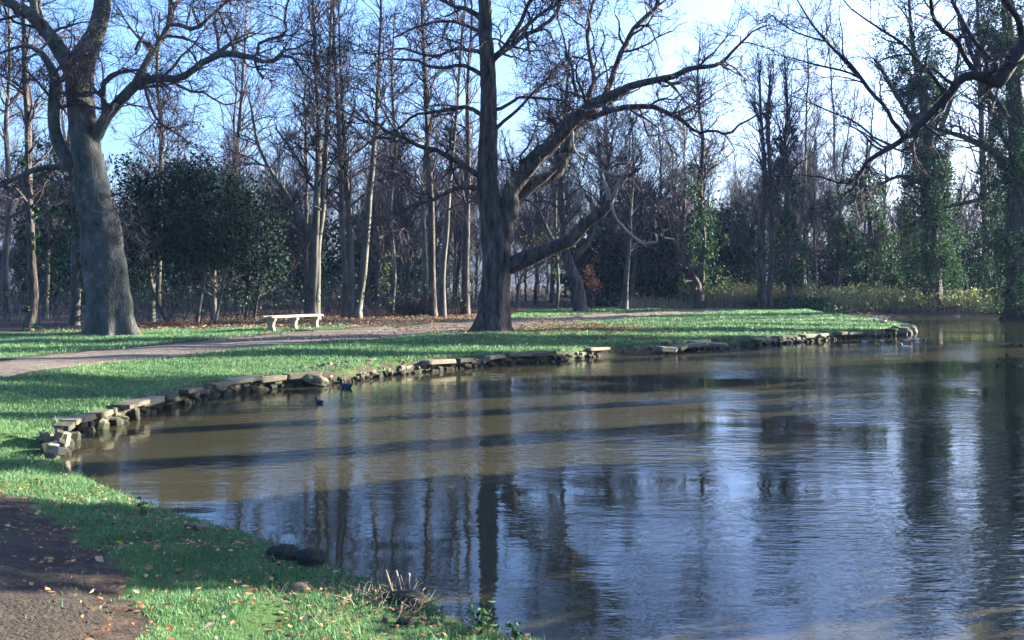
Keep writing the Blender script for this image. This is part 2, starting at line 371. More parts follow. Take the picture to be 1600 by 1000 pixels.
# water sheet, lying below the land everywhere outside the pond
wme = mesh_data('water', [(-30, -3, 0), (110, -3, 0), (110, 90, 0), (-30, 90, 0)], [np.array([[0, 1, 2, 3]])], M_WATER)
wx, wy = np.meshgrid(np.linspace(-8, 64, 60), np.linspace(3.6, 64, 60))
wi = (np.arange(59)[:, None] * 60 + np.arange(59)[None]).ravel()
wme = mesh_data('water', np.stack([wx.ravel(), wy.ravel(), np.zeros(3600)], 1), [np.stack([wi, wi + 1, wi + 61, wi + 60], 1)], M_WATER, True)
calm = 0.24 + 0.76 * sstep(0.6, 3.2, -shore_sd(wx.ravel(), wy.ravel()) * (1 - .35 * sstep(2, -3, wx.ravel())))
att = wme.attributes.new('open_water', 'FLOAT', 'POINT'); att.data.foreach_set('value', calm.astype(np.float32))
water = obj('water', wme, kind='structure')

# path: a strip that follows the terrain
nrm = np.gradient(PC[:, :2], axis=0); nrm = norm(np.stack([nrm[:, 1], -nrm[:, 0]], 1))
cs = np.linspace(-1, 1, 15)
edge = 1 + 0.07 * wob(PC[:, 0] * 3, PC[:, 1] * 3, 0.9) + .03 * wob(PC[:, 0] * 9, PC[:, 1] * 9, 1.3)
pv = PC[:, None, :2] + nrm[:, None, :] * (PC[:, 2] * edge)[:, None, None] * cs[None, :, None]
pvx, pvy = pv[..., 0].ravel(), pv[..., 1].ravel()
pz = base_height(pvx, pvy) - 0.012 + 0.016 * (1 - np.tile(cs, len(PC)) ** 2) - 0.02 * (np.abs(np.tile(cs, len(PC))) > 0.99)
pi = (np.arange(len(PC) - 1)[:, None] * 15 + np.arange(14)[None]).ravel()
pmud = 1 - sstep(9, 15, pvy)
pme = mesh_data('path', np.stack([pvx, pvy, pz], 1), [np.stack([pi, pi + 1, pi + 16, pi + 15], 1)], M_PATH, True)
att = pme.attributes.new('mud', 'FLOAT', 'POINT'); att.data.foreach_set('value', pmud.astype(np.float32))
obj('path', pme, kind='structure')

def hz(x, y): return float(base_height([x], [y])[0])

# ------------------------------------------------------------------ winter haze: one box of even air round the whole place
hm = bpy.data.materials.new('haze_air'); hm.use_nodes = True; hn = hm.node_tree.nodes; hn.remove(hn['Principled BSDF'])
pv_ = hn.new('ShaderNodeVolumePrincipled'); pv_.inputs['Color'].default_value = (0.42, 0.6, 1.0, 1); pv_.inputs['Density'].default_value = 0.00022; pv_.inputs['Anisotropy'].default_value = 0.0
hm.node_tree.links.new(pv_.outputs[0], hn['Material Output'].inputs['Volume'])
bx0, bx1, by0, by1 = gx[0] - 5, gx[-1] + 5, gy[0] - 5, gy[-1] + 5
hv = [(x, y, z) for z in (-2.2, 32.0) for x, y in ((bx0, by0), (bx1, by0), (bx1, by1), (bx0, by1))]
tag(obj('haze', mesh_data('haze', hv, [np.array([[3, 2, 1, 0], [4, 5, 6, 7], [0, 1, 5, 4], [1, 2, 6, 5], [2, 3, 7, 6], [3, 0, 4, 7]])], hm), kind='stuff'), 'thin blue winter haze lying in the wood', 'haze')

# ------------------------------------------------------------------ stones
def stone_data(name, mat, seed, jag=0.10, bev=0.12):
    r = random.Random(seed); bm = bmesh.new(); bmesh.ops.create_cube(bm, size=1.0)
    for v in bm.verts: v.co += Vector((r.uniform(-jag, jag), r.uniform(-jag, jag), r.uniform(-jag, jag)))
    bmesh.ops.bevel(bm, geom=bm.edges[:], offset=bev, segments=1, affect='EDGES', profile=0.6)
    for v in bm.verts: v.co += Vector((r.uniform(-.03, .03), r.uniform(-.03, .03), r.uniform(-.03, .03)))
    me = bpy.data.meshes.new(name); bm.to_mesh(me); bm.free(); me.materials.append(mat); return me
def rough_rock(name, mat, seed, amp=.16):
    r = np.random.default_rng(seed); bm = bmesh.new(); bmesh.ops.create_icosphere(bm, subdivisions=3, radius=.5)
    ph = r.uniform(0, 6, (6, 1)); dr = r.normal(size=(6, 3)) * 4.5
    cut = [(norm(r.normal(size=3)), r.uniform(.28, .42)) for _ in range(9)]
    for v in bm.verts:
        p = np.array(v.co)
        for d_, k_ in cut:
            e_ = p @ d_ - k_
            if e_ > 0: p = p - d_ * e_ * .85
        p = p * (1 + amp * .35 * np.mean(np.sin(dr @ p * 2.4 + ph[:, 0]))) + r.normal(size=3) * .008
        v.co = Vector(p)
    me = bpy.data.meshes.new(name); bm.to_mesh(me); bm.free(); me.materials.append(mat); return me
SLABS = [stone_data('stone', M_STONE, k, 0.04, 0.06) for k in range(6)]
LUMPS = [stone_data('stone', M_STONE, 20 + k, 0.15, 0.20) for k in range(8)]
def wet_foot(m):                                         # dark algae stain along the water line
    nt = m.node_tree; N_, L_ = nt.nodes, nt.links; b = N_['Principled BSDF']; src = b.inputs['Base Color'].links[0].from_socket
    ge = N_.new('ShaderNodeNewGeometry'); sp = N_.new('ShaderNodeSeparateXYZ'); L_.new(ge.outputs['Position'], sp.inputs[0])
    nz = N_.new('ShaderNodeTexNoise'); nz.inputs['Scale'].default_value = 6; L_.new(ge.outputs['Position'], nz.inputs['Vector'])
    ma = N_.new('ShaderNodeMath'); ma.operation = 'MULTIPLY_ADD'; ma.inputs[1].default_value = -.14; L_.new(nz.outputs[0], ma.inputs[0]); L_.new(sp.outputs['Z'], ma.inputs[2])
    r = ramp(N_, [(.0, (1, 1, 1)), (.06, (0, 0, 0))]); L_.new(ma.outputs[0], r.inputs[0])
    mx = N_.new('ShaderNodeMix'); mx.data_type = 'RGBA'; L_.new(r.outputs[0], mx.inputs[0]); L_.new(src, mx.inputs[6]); mx.inputs[7].default_value = (.022, .024, .013, 1); L_.new(mx.outputs[2], b.inputs['Base Color'])
wet_foot(M_STONE)
BLOCKS = [stone_data('stone', M_STONE, 40 + k, 0.08, 0.10) for k in range(5)]

shs = np.concatenate([[0], np.cumsum(np.linalg.norm(np.diff(SH, axis=0), axis=1))])
def shore_at(s):
    p = np.array([np.interp(s, shs, SH[:, 0]), np.interp(s, shs, SH[:, 1])])
    q = np.array([np.interp(s + 0.1, shs, SH[:, 0]), np.interp(s + 0.1, shs, SH[:, 1])])
    t = norm(q - p); return p, t, np.array([-t[1], t[0]])
def shore_s(pt):
    return shs[np.argmin(((SH - np.array(pt)) ** 2).sum(1))]
_p, _t, _n = shore_at(shore_s(W0(760, 573)))
INL = 1.0 if shore_sd([_p[0] + _n[0]], [_p[1] + _n[1]])[0] > 0 else -1.0     # which side of the water line is land

def add_stone(parent, org, me, c, size, rz, tilt=0.12):
    o = obj('stone', me, parent); o.location = Vector(c) - Vector(org)
    o.rotation_euler = (random.gauss(0, tilt), random.gauss(0, tilt), rz + random.gauss(0, 0.05)); o.scale = size
    return o

def wall(label, a, b, plan):
    """plan(u) -> (chance of a coping slab, chance of rubble) along the wall"""
    s0, s1 = shore_s(a), shore_s(b)
    m, _, _ = shore_at((s0 + s1) / 2); org = (m[0], m[1], 0)
    root = empty('stone_wall', org, label, 'stone wall')
    s = s0
    while s < s1:                                       # coping course
        L = random.choice((random.uniform(.3, .6), random.uniform(0.5, 1.0))); p, t, n = shore_at(s + L / 2); n = n * INL
        c_, r_, big = plan((s - s0) / (s1 - s0))
        if random.random() < c_:
            w, h = random.uniform(0.2, 0.34), random.uniform(0.07, 0.11)
            q = p + n * (w * 0.5 - 0.12 + random.uniform(-.05, .04))
            add_stone(root, org, random.choice(SLABS), (q[0], q[1], 0.272 + random.uniform(-.035, .012) - h * 0.5 + 0.012), (L * 0.97, w, h), math.atan2(t[1], t[0]), 0.035)
        s += L
    for row, z in enumerate((0.13, 0.02)):              # rubble courses beneath, set back
        s = s0
        while s < s1:
            L = random.uniform(0.10, 0.27); p, t, n = shore_at(s + L / 2); n = n * INL
            c_, r_, big = plan((s - s0) / (s1 - s0))
            if random.random() < r_:
                h = random.uniform(0.07, 0.14) * (1.5 if big and random.random() < .25 else 1)
                q = p + n * (0.10 - 0.06 * row + random.uniform(-.05, .04))
                add_stone(root, org, random.choice(LUMPS if random.random() < .55 else BLOCKS), (q[0], q[1], z + random.uniform(-.03, .03)), (L * random.uniform(.8, 1.1), random.uniform(.16, .28), h), math.atan2(t[1], t[0]) + random.gauss(0, .15), 0.18)
            s += L
    return root, org

wall_a, org_a = wall('low limestone pond wall with slab coping at the left corner of the pond', W0(97, 715), W0(485, 603), lambda u: (0.5 if u < .12 else .85 if u < .3 else .4 if u < .42 else 0.9, 0.8, True))
for px, py, sx, sz, rz, ty in ((88, 690, .09, .27, .4, .35), (75, 690, .08, .25, .8, -.4), (102, 688, .09, .17, .2, .2), (68, 668, .2, .07, .6, .1), (92, 706, .12, .09, 1.0, .3), (80, 712, .1, .07, .3, .2), (62, 676, .16, .07, .2, .3), (97, 672, .1, .15, .9, -.2), (84, 700, .1, .08, .1, .2), (94, 698, .08, .14, .5, .3)):  # slipped stones standing on end
    x, y = G(px, py, 0.16); o = add_stone(wall_a, org_a, random.choice(BLOCKS), (x, y, 0.17), (sx, .15, sz), rz, .05); o.rotation_euler.y = ty
wall_b, org_b = wall('broken limestone edging wall with blocky coping below the broad bare tree', W0(612, 587), W0(937, 557), lambda u: (0.1 if u < .05 else 0.92 if u < .68 else .35, 0.85, False))
s0, s1 = shore_s(W0(497, 601)), shore_s(W0(622, 586))
for k in range(130):                                     # rubble slope at its left end
    s = random.uniform(s0, s1); p, t, n = shore_at(s); n = n * INL; v = random.random()
    q = p + n * (v * 0.75 - 0.1)
    sz = random.uniform(.05, .15)
    add_stone(wall_b, org_b, random.choice(LUMPS), (q[0], q[1], 0.02 + v * 0.30), (sz * 1.3, sz, sz * .8), random.uniform(0, 6), .4)
wall_c, org_c = wall('long tumbled stone edging along the far grass point, broken and gappy', W0(1010, 552), W0(1424, 521), lambda u: (0.35 if u < .3 else 0.15 if u < .45 else 0.75 if u < .72 else 0.1 if u < .9 else .4, 0.5 if u < .9 else .95, True))
for px, py, sx, sz, rz in ((1085, 541, .8, .13, .3), (1112, 540, 1.0, .12, .2), (1040, 547, .6, .14, .4), (1060, 545, .45, .15, .9), (1405, 519, .5, .35, .3), (1416, 516, .45, .4, .8), (1421, 512, .4, .35, .1)):
    x, y = G(px, py, 0.12); add_stone(wall_c, org_c, random.choice(BLOCKS), (x, y, 0.15), (sx, .42, sz), rz, .09)
x, y = W0(487, 603)
pale = obj('boulder', rough_rock('boulder', M_STONE, 77, .4)); pale.location = (x + .05, y, .1); pale.scale = (.62, .5, .34); pale.rotation_euler = (0, .25, .4)
tag(pale, 'single pale boulder at the water line between the two stone walls', 'boulder')

# ------------------------------------------------------------------ traced trees
def limb_pts(pts, d, dy=0.0, wig=0.0, step=0.3, d0=0.0):
    p = np.array([list(P(a, b, d)) + [w * 0.5 / F * d] for a, b, w in pts])
    L = np.linalg.norm(np.diff(p[:, :3], axis=0), axis=1).sum()
    q = catmull(p, max(8, int(L / step)))
    u = np.linspace(0, 1, len(q))
    # depth: the limb runs away from or towards the camera as it leaves the trunk; keep its bearing from the camera
    yy = d + d0 + dy * u ** 1.2
    k = yy / d
    q[:, 0] *= k; q[:, 1] = yy; q[:, 2] = EYE + (q[:, 2] - EYE) * k; q[:, 3] *= k
    if wig:
        w = rng.normal(size=(len(q), 3)); w = (w + np.roll(w, 1, 0)) * wig * 0.5; w[0] = 0
        q[:, :3] += w
    return q

def tube_data(name, q, sides, mat, org, lobes=None, bark=0.0):
    V, Q = tubes(q[None, :, :3], q[None, :, 3], sides)
    if lobes or bark:
        K = len(q); C = np.repeat(q[:, :3], sides, 0); th = np.tile(np.arange(sides) * 2 * math.pi / sides, K)
        h = np.repeat(q[:, 2], sides) - q[0, 2]
        f = 1 + bark * (wob(th * 3.0, h * 2.2, 1.6) * 0.6 + wob(th * 7, h * 1.2 + 9, 1.9) * 0.4)
        if lobes: f = f + 1.5 * lobes[0] * np.exp(-h / (.35 * lobes[1])) * (np.maximum(0, np.cos(th * lobes[2] + .7)) ** 1.5 - .2) + lobes[0] * np.exp(-h / lobes[1]) * np.cos(th * lobes[2] + 0.7 + 0.4 * h) + 0.06 * np.sin(th * 3 + h * 0.7)
        V = C + (V - C) * f[:, None]
    K = len(q)                                           # close the two ends
    V = np.vstack([V, q[0, :3], q[-1, :3] + (q[-1, :3] - q[-2, :3]) * 0.08])
    j = np.arange(sides); j2 = (j + 1) % sides
    T = np.vstack([np.stack([j2, j, np.full(sides, K * sides)], 1), np.stack([(K - 1) * sides + j, (K - 1) * sides + j2, np.full(sides, K * sides + 1)], 1)])
    return mesh_data(name, V - np.array(org), [Q, T], mat, True)

def crown_from(r, limbs, org, name='crown', mat=None, L1=(1.6, 2.4), L2=(6, 1.1), L3=(5, 0.55), L4=(0, 0.3), up=0.15, wig=0.28, rtip=0.006, t0=0.12, parent=None, ang=(30, 75), droop=0.0):
    """twigs, in three or four generations, on a list of limbs (n,4)"""
    B = Buf(); LP, LR, n, LL = [], [], [], []
    for q in limbs:
        c = catmull(q, 24); LP.append(c[:, :3]); LR.append(c[:, 3])
        ln = np.linalg.norm(np.diff(q[:, :3], axis=0), axis=1).sum(); n.append(max(1, int(ln * L1[0]))); LL.append(L1[1] * min(1.0, 0.35 + ln / 8))
    LP, LR = np.array(LP), np.array(LR)
    p1, r1 = spawn(r, LP, LR, n, t0, 1.0, np.array(LL), ang, up, wig, 9, 0.55, rtip * 2.2, rtip * 1.5, 0.4, droop)
    r1 = np.minimum(r1, np.linspace(0.055, rtip * 1.5, 9)[None]); B.tubes(p1, r1, 5)
    p2, r2 = spawn(r, p1, r1, L2[0], 0.12, 1.0, L2[1], (25, 70), up * .8, wig, 6, 0.6, rtip * 1.5, rtip, 0.45, droop); B.tubes(p2, r2, 3)
    tip = LP[:, -1:]; 
    p3, r3 = spawn(r, p2, r2, L3[0], 0.1, 1.0, L3[1], (22, 65), up * .6, wig * .9, 4, 0.7, rtip, rtip * .7, 0.4, droop); B.tubes(p3, r3, 3)
    if L4[0]:
        p4, r4 = spawn(r, p3, r3, L4[0], 0.2, 1.0, L4[1], (20, 60), up * .5, wig * .8, 3, 0.8, rtip * .8, rtip * .5, 0.3, droop); B.tubes(p4, r4, 3)
    for k in range(len(B.V)): B.V[k] = B.V[k] - np.array(org)
    o = obj(name, B.data(name, mat or M_TWIG), parent, kind='stuff')
    return o, p2, p3

# ---- the broad tree in the middle
D = 31.0
bx, by = G(768, 520)
org = (P(768, 520, D)[0], D, 0.45)
oak = empty('broad_tree', org, 'big bare spreading tree with a low right limb, on the grass beside the path', 'tree')
trunk = limb_pts([(767, 530, 80), (767, 518, 66), (769, 500, 54), (771, 470, 47), (775, 430, 45), (776, 390, 44), (771, 340, 41), (764, 300, 34), (762, 250, 31), (763, 200, 27), (763, 150, 25), (761, 100, 24), (758, 50, 21), (757, 0, 20), (757, -60, 17), (762, -130, 13), (757, -200, 8)], D, 0, 0.012, .14)
obj('trunk', tube_data('trunk', trunk, 44, M_OAK, org, (0.15, 0.9, 5), 0.075), oak)
oak_limbs = [
    ([(780, 385, 30), (793, 335, 30), (800, 295, 31), (830, 258, 28), (880, 205, 26), (925, 165, 23), (980, 138, 15), (1060, 115, 11), (1110, 102, 8), (1140, 88, 6), (1165, 60, 4), (1200, 35, 2.5)], -3.0),
    ([(945, 150, 13), (962, 100, 11), (985, 60, 10), (1010, 30, 9), (1030, 10, 9), (1034, -30, 7), (1060, -90, 4)], 1.0),
    ([(882, 208, 14), (920, 186, 12), (960, 172, 11), (1000, 165, 10), (1030, 172, 9), (1062, 186, 8), (1092, 207, 6), (1115, 205, 5), (1140, 208, 5), (1160, 190, 4), (1195, 174, 2.5), (1230, 160, 1.5)], -2.2),
    ([(915, 160, 12), (926, 125, 9), (918, 90, 7), (917, 60, 7), (922, 25, 6), (932, -15, 5), (930, -70, 3)], 1.5),
    ([(905, 155, 7), (893, 110, 5), (880, 70, 4), (872, 30, 3), (880, -10, 2)], -1.6),
    ([(788, 345, 24), (806, 310, 24), (835, 288, 22), (868, 268, 20), (886, 240, 16), (893, 205, 13), (895, 170, 8)], 1.2),
    ([(785, 418, 30), (805, 412, 29), (830, 400, 27), (865, 386, 23), (893, 374, 21), (912, 352, 19), (938, 334, 17), (953, 318, 14), (960, 300, 10), (972, 283, 8), (984, 272, 6), (1002, 262, 3)], -1.8),
    ([(760, 112, 12), (790, 75, 10), (812, 62, 9), (840, 45, 8), (866, 28, 7), (876, 0, 6), (884, -50, 4)], 1.8),
    ([(800, 68, 8), (820, 40, 6), (850, 15, 6), (872, 0, 5), (900, -40, 4)], -1.5),
    ([(770, 90, 10), (785, 80, 9), (800, 60, 8), (820, 20, 7), (845, -20, 6), (870, -80, 4)], -2.8),
    ([(752, 30, 11), (730, 15, 9), (700, 2, 7), (665, -12, 6), (620, -40, 4)], -1.2),
    ([(752, 52, 7), (720, 38, 6), (690, 34, 5), (650, 42, 4), (610, 60, 3)], 1.6),
    ([(753, 117, 9), (738, 105, 8), (715, 101, 7), (680, 105, 6), (650, 97, 5), (615, 92, 4), (575, 104, 3), (540, 100, 2)], -1.5),
    ([(753, 180, 9), (735, 172, 8), (712, 170, 8), (680, 173, 6), (655, 178, 5), (632, 190, 5), (612, 206, 4), (585, 214, 3), (555, 240, 2)], 1.5),
    ([(756, 85, 9), (738, 80, 8), (715, 77, 7), (690, 84, 6), (655, 84, 5), (628, 74, 4), (590, 84, 3), (560, 80, 2)], -2.4),
    ([(754, 275, 12), (735, 268, 11), (712, 250, 10), (690, 242, 9), (662, 232, 8), (640, 220, 7), (612, 206, 7), (590, 195, 6), (560, 182, 4), (535, 168, 3), (505, 150, 2)], -2.0),
    ([(756, 300, 12), (735, 292, 10), (710, 296, 9), (680, 310, 7), (655, 318, 6), (620, 332, 4), (590, 352, 3), (560, 372, 2)], -1.6),
    ([(770, 172, 8), (800, 158, 6), (835, 150, 5), (870, 156, 4), (898, 162, 3)], -1.0),
    ([(776, 200, 7), (805, 172, 6), (830, 150, 5), (850, 128, 4), (880, 100, 2)], 1.5),
    ([(760, -60, 10), (790, -110, 8), (830, -150, 6), (860, -200, 4)], 1.5),
    ([(758, -40, 10), (720, -90, 8), (680, -120, 6), (640, -170, 4)], -1.0),
]
twiggy = [trunk[len(trunk) * 2 // 3:]]
for pts, dy in oak_limbs:
    low = pts[0][0] == 785
    q = limb_pts([(a, b, w * (.96 if low else .86)) for a, b, w in pts], D, dy, 0.015 if low else 0.05, .3 if low else .26)
    twiggy.append(q[-5:] if low else q)
    obj('limb', tube_data('limb', q, 10, M_OAK, org, None, 0.06), oak)
tx = lambda q, u: q[int(u * (len(q) - 1))]
# bare pale broken ends of the low limb and the hanging branch below it
low_dy = -1.8
for pts, lab, dd in (([(958, 308, 9), (966, 288, 7), (980, 271, 6), (993, 267, 4)], 'pale broken stub', 0.1), ([(952, 312, 9), (949, 296, 8), (943, 282, 6)], 'short pale dead stub', -.2),
                 ([(955, 316, 5), (961, 340, 4.5), (976, 357, 4), (989, 369, 4.5), (1006, 382, 5), (1016, 379, 5), (1027, 378, 4), (1024, 366, 3)], 'pale barkless hanging branch', -0.2),
                 ([(894, 205, 5), (896, 230, 4), (909, 247, 3.5), (935, 263, 3.5), (960, 273, 3), (985, 269, 3)], 'thin pale dead branch', -1.0)):
    q = limb_pts(pts, D, dd, 0.012, 0.12, d0=low_dy * (1.0 if px != 0 else 1)); o = obj('branch', tube_data('branch', q, 8, M_PALE, org, None, .08), oak); o['label'] = lab
crown_from(rng, twiggy, org, parent=oak, L1=(2.4, 2.7), L2=(7, 1.2), L3=(5, 0.65), L4=(1, 0.35), up=0.12, wig=0.33, rtip=0.0065)

# ---- the big smooth beech on the left
D = 30.0
org = (P(172, 522, D)[0], D, 0.45)
beech = empty('beech_tree', org, 'massive smooth grey trunk with a fluted base, forking into heavy limbs at the left', 'tree')
trunk = limb_pts([(172, 532, 84), (172, 520, 74), (171, 500, 67), (170, 470, 66), (166, 430, 66), (162, 390, 63), (158, 350, 59), (148, 310, 55), (141, 270, 47), (134, 230, 43), (128, 190, 41), (124, 150, 41), (124, 110, 42), (138, 75, 32), (152, 45, 27), (160, 10, 25), (163, -40, 22), (170, -110, 17), (165, -190, 10)], D, 0, 0.01, .14)
obj('trunk', tube_data('trunk', trunk, 44, M_BEECH, org, (0.17, 1.1, 7), 0.05), beech)
beech_limbs = [
    ([(122, 125, 34), (108, 98, 28), (88, 70, 24), (65, 40, 21), (40, 18, 18), (15, 6, 14), (-20, -8, 10), (-70, -40, 5)], -1.8),
    ([(70, 52, 18), (58, 25, 18), (55, -15, 16), (58, -70, 12), (70, -140, 7)], 1.0),
    ([(112, 262, 22), (98, 238, 20), (85, 205, 18), (82, 170, 18), (86, 135, 18), (86, 115, 15), (72, 92, 11), (55, 75, 9), (35, 70, 6), (0, 85, 3)], -1.5),
    ([(138, 225, 24), (150, 208, 21), (168, 180, 18), (192, 153, 17), (212, 132, 16), (240, 122, 13), (275, 122, 12), (300, 112, 11), (318, 98, 11), (345, 85, 10), (370, 86, 10), (392, 90, 9), (415, 96, 7), (432, 92, 6), (448, 84, 5), (462, 96, 5), (478, 118, 4), (498, 132, 3), (515, 145, 2)], -2.6),
    ([(212, 132, 14), (224, 108, 12), (238, 82, 10), (252, 60, 9), (262, 38, 8), (266, 10, 8), (264, -30, 6), (275, -80, 4)], 1.2),
    ([(265, 38, 7), (285, 40, 7), (303, 46, 7), (322, 32, 5), (340, 15, 4), (360, -5, 3)], -1.5),
    ([(342, 84, 6), (340, 55, 5), (334, 30, 4), (345, 10, 3), (360, -20, 2)], 1.0),
    ([(402, 86, 6), (404, 68, 5), (428, 60, 5), (447, 50, 4), (446, 22, 4), (453, -5, 3)], -1.0),
    ([(163, 178, 9), (161, 150, 9), (163, 128, 9), (180, 116, 8), (200, 112, 6), (218, 108, 4)], -0.8),
    ([(226, 130, 5), (232, 155, 5), (240, 178, 5), (255, 195, 4), (275, 208, 4), (298, 225, 2)], -2.0),
    ([(112, 262, 12), (80, 262, 10), (50, 268, 9), (20, 282, 7), (-20, 300, 4)], -1.0),
    ([(240, 75, 6), (222, 62, 5), (212, 78, 4), (225, 50, 3)], -1.0),
    ([(160, 0, 14), (190, -50, 11), (230, -90, 8), (270, -140, 5)], -1.6),
    ([(455, 85, 4), (480, 84, 3), (510, 90, 3), (545, 88, 2)], 0.8),
]
twiggy = [trunk[len(trunk) * 3 // 4:]]
for pts, dy in beech_limbs:
    q = limb_pts(pts, D, dy, 0.02); twiggy.append(q); obj('limb', tube_data('limb', q, 10, M_BEECH, org, None, 0.05), beech)
_, p2, p3 = crown_from(rng, twiggy, org, parent=beech, L1=(2.6, 2.8), L2=(7, 1.25), L3=(6, 0.65), L4=(1, 0.35), up=0.03, wig=0.26, rtip=0.0065)
sel = p3[rng.permutation(len(p3))[:900], -1]; sel = np.repeat(sel, 2, 0) + rng.normal(size=(1800, 3)) * 0.05
V, T = leaf_cloud(rng, sel, 0.055)
obj('foliage', mesh_data('foliage', V - np.array(org), [T], M_RUSSET), beech, kind='stuff')
# spray of epicormic twigs at the trunk's right side
q = limb_pts([(172, 300, 5), (182, 330, 4), (196, 350, 3), (212, 372, 2), (226, 392, 1)], D, -.6, .03)
crown_from(rng, [q], org, 'spray', parent=beech, L1=(9, 1.2), L2=(4, .6), L3=(3, .3), up=-.1, t0=0)

# ---- overhanging tree whose trunk stands beyond the right edge, on the bank
D = 22.0
org = (P(1690, 470, D)[0], D, 0.3)
over = empty('overhanging_tree', org, 'dark limb reaching in from the right edge, bent like an elbow over the water', 'tree')
trunk = limb_pts([(1740, 560, 60), (1738, 500, 52), (1732, 400, 46), (1722, 280, 42), (1712, 160, 38), (1700, 40, 34), (1690, -60, 30), (1680, -180, 20), (1670, -300, 8)], D, 0, .02)
obj('trunk', tube_data('trunk', trunk, 18, M_DARK, org, (0.1, .7, 5), .05), over)
over_limbs = [
    ([(1706, -30, 26), (1670, 0, 26), (1635, 25, 25), (1600, 68, 25), (1578, 105, 24), (1560, 130, 25), (1545, 124, 20), (1525, 117, 18), (1505, 122, 17), (1482, 146, 16), (1460, 172, 15), (1432, 200, 13), (1398, 224, 10), (1368, 243, 9), (1348, 264, 8), (1330, 284, 5), (1310, 287, 4), (1285, 278, 3), (1255, 272, 2)], -1.5),
    ([(1412, 212, 9), (1390, 180, 8), (1365, 148, 7), (1345, 122, 7), (1318, 92, 6), (1292, 64, 5), (1270, 38, 4), (1250, 8, 3), (1240, -20, 2)], 1.2),
    ([(1343, 122, 5), (1318, 112, 4), (1290, 106, 4), (1262, 98, 3), (1235, 90, 2), (1195, 84, 1.5)], -1.0),
    ([(1288, 64, 4), (1250, 52, 3), (1225, 38, 2.5), (1200, 20, 2)], -.8),
    ([(1478, 150, 8), (1450, 112, 7), (1425, 82, 6), (1398, 60, 5), (1370, 42, 4), (1340, 20, 3), (1310, -8, 2)], 1.0),
    ([(1530, 118, 10), (1510, 90, 9), (1492, 62, 9), (1470, 42, 8), (1458, 18, 7), (1452, -20, 6), (1440, -70, 4)], -1.4),
    ([(1570, 118, 9), (1545, 90, 8), (1515, 50, 8), (1498, 20, 7), (1480, -20, 6), (1470, -80, 4)], 1.6),
    ([(1395, 228, 5), (1370, 216, 4), (1345, 195, 4), (1318, 182, 3), (1290, 172, 3), (1255, 158, 2)], .8),
    ([(1390, 228, 4), (1410, 235, 4), (1435, 236, 3), (1460, 230, 2)], .6),
    ([(1600, 68, 12), (1590, 30, 11), (1570, 0, 10), (1550, -50, 7)], -1.8),
    ([(1345, 268, 4), (1338, 290, 4), (1318, 305, 3), (1295, 318, 2), (1262, 326, 1.5)], -.6),
    ([(1430, 60, 4), (1420, 30, 3), (1400, 5, 2), (1385, -20, 2)], -.6),
]
twiggy = []
for pts, dy in over_limbs:
    q = limb_pts([(a, b, w * .85) for a, b, w in pts], D, dy, .022, .2); twiggy.append(q); obj('limb', tube_data('limb', q, 8, M_DARK, org, None, .05), over)
crown_from(rng, twiggy, org, parent=over, L1=(2.6, 1.6), L2=(5, .8), L3=(5, .4), L4=(1, .2), up=.1, wig=.26, rtip=.0042)

# ------------------------------------------------------------------ middle-distance trees, each with its own trunk line
def ivy_part(r, root, org, q, u0, u1, rad0, rad1, n, size=.13, ragged=.5, name='ivy'):
    """ivy leaves on a trunk line between fractions u0 and u1; sleeve radius rad0 -> rad1"""
    m = max(6, n // 45); v = r.uniform(0, 1, m); u = u0 + (u1 - u0) * v
    k = u * (len(q) - 1); i = np.minimum(k.astype(int), len(q) - 2); f = (k - i)[:, None]
    c = q[i, :3] * (1 - f) + q[i + 1, :3] * f
    th = r.uniform(0, 6.283, m); Rm = rad0 + (rad1 - rad0) * v
    R = Rm * np.sqrt(r.uniform(.05, 1.0, m)) * (1 + .35 * np.sin(v * 19 + q[0, 0])) * np.where(r.uniform(size=m) < .12, 1.5, 1) + q[i, 3]
    c = c + np.stack([np.cos(th) * R, np.sin(th) * R, np.zeros(m)], 1)
    w = r.integers(0, m, n); g = r.normal(size=(n, 3)) * np.array([.15, .15, .24]) * np.minimum(Rm, 1.1)[w][:, None]
    c = c[w] + g; c[:, 2] = np.maximum(c[:, 2], q[0, 2] + .5)
    V, T = leaf_cloud(r, c, size)
    return obj(name, mesh_data(name, V - np.array(org), [T], M_IVY), root, kind='stuff')

def mid_tree(name, label, stems, d, mat=M_BIRCH, side=(), ivy=(), crown=True, group=None, L1=(2.3, 2.7), L2=(5, 1.3), L3=(5, .65), up=.3, rtip=.0075, ang=(35, 70), t0=.3, wig=.13, dys=None):
    b = stems[0][0]; o0 = P(b[0], b[1], d); org = (o0[0], d, float(hz(o0[0], d)) - .05)
    root = empty(name, org, label, 'tree', group)
    lines = []
    for k, pts in enumerate(stems):
        pts = [(pts[0][0], pts[0][1] + 14, pts[0][2] * 1.25)] + list(pts)
        q = limb_pts(pts, d, (dys[k] if dys else 0.6 * (k - len(stems) / 2)), .015, .5)
        lines.append(q)
        obj('trunk' if len(stems) == 1 else 'stem', tube_data('trunk', q, 12, mat, org, (0.08, .5, 5), .05), root)
    tw = list(lines)
    for pts, dy in side:
        q = limb_pts(pts, d, dy, .02, .4); tw.append(q); obj('limb', tube_data('limb', q, 7, mat, org), root)
    if crown:
        crown_from(rng, tw, org, parent=root, L1=L1, L2=L2, L3=L3, up=up, wig=wig, rtip=rtip, ang=ang, t0=t0)
    for iv in ivy: ivy_part(rng, root, org, lines[iv.get('k', 0)], iv['u'][0], iv['u'][1], iv['r'][0], iv['r'][1], iv['n'], iv.get('s', .13))
    return root, lines, org

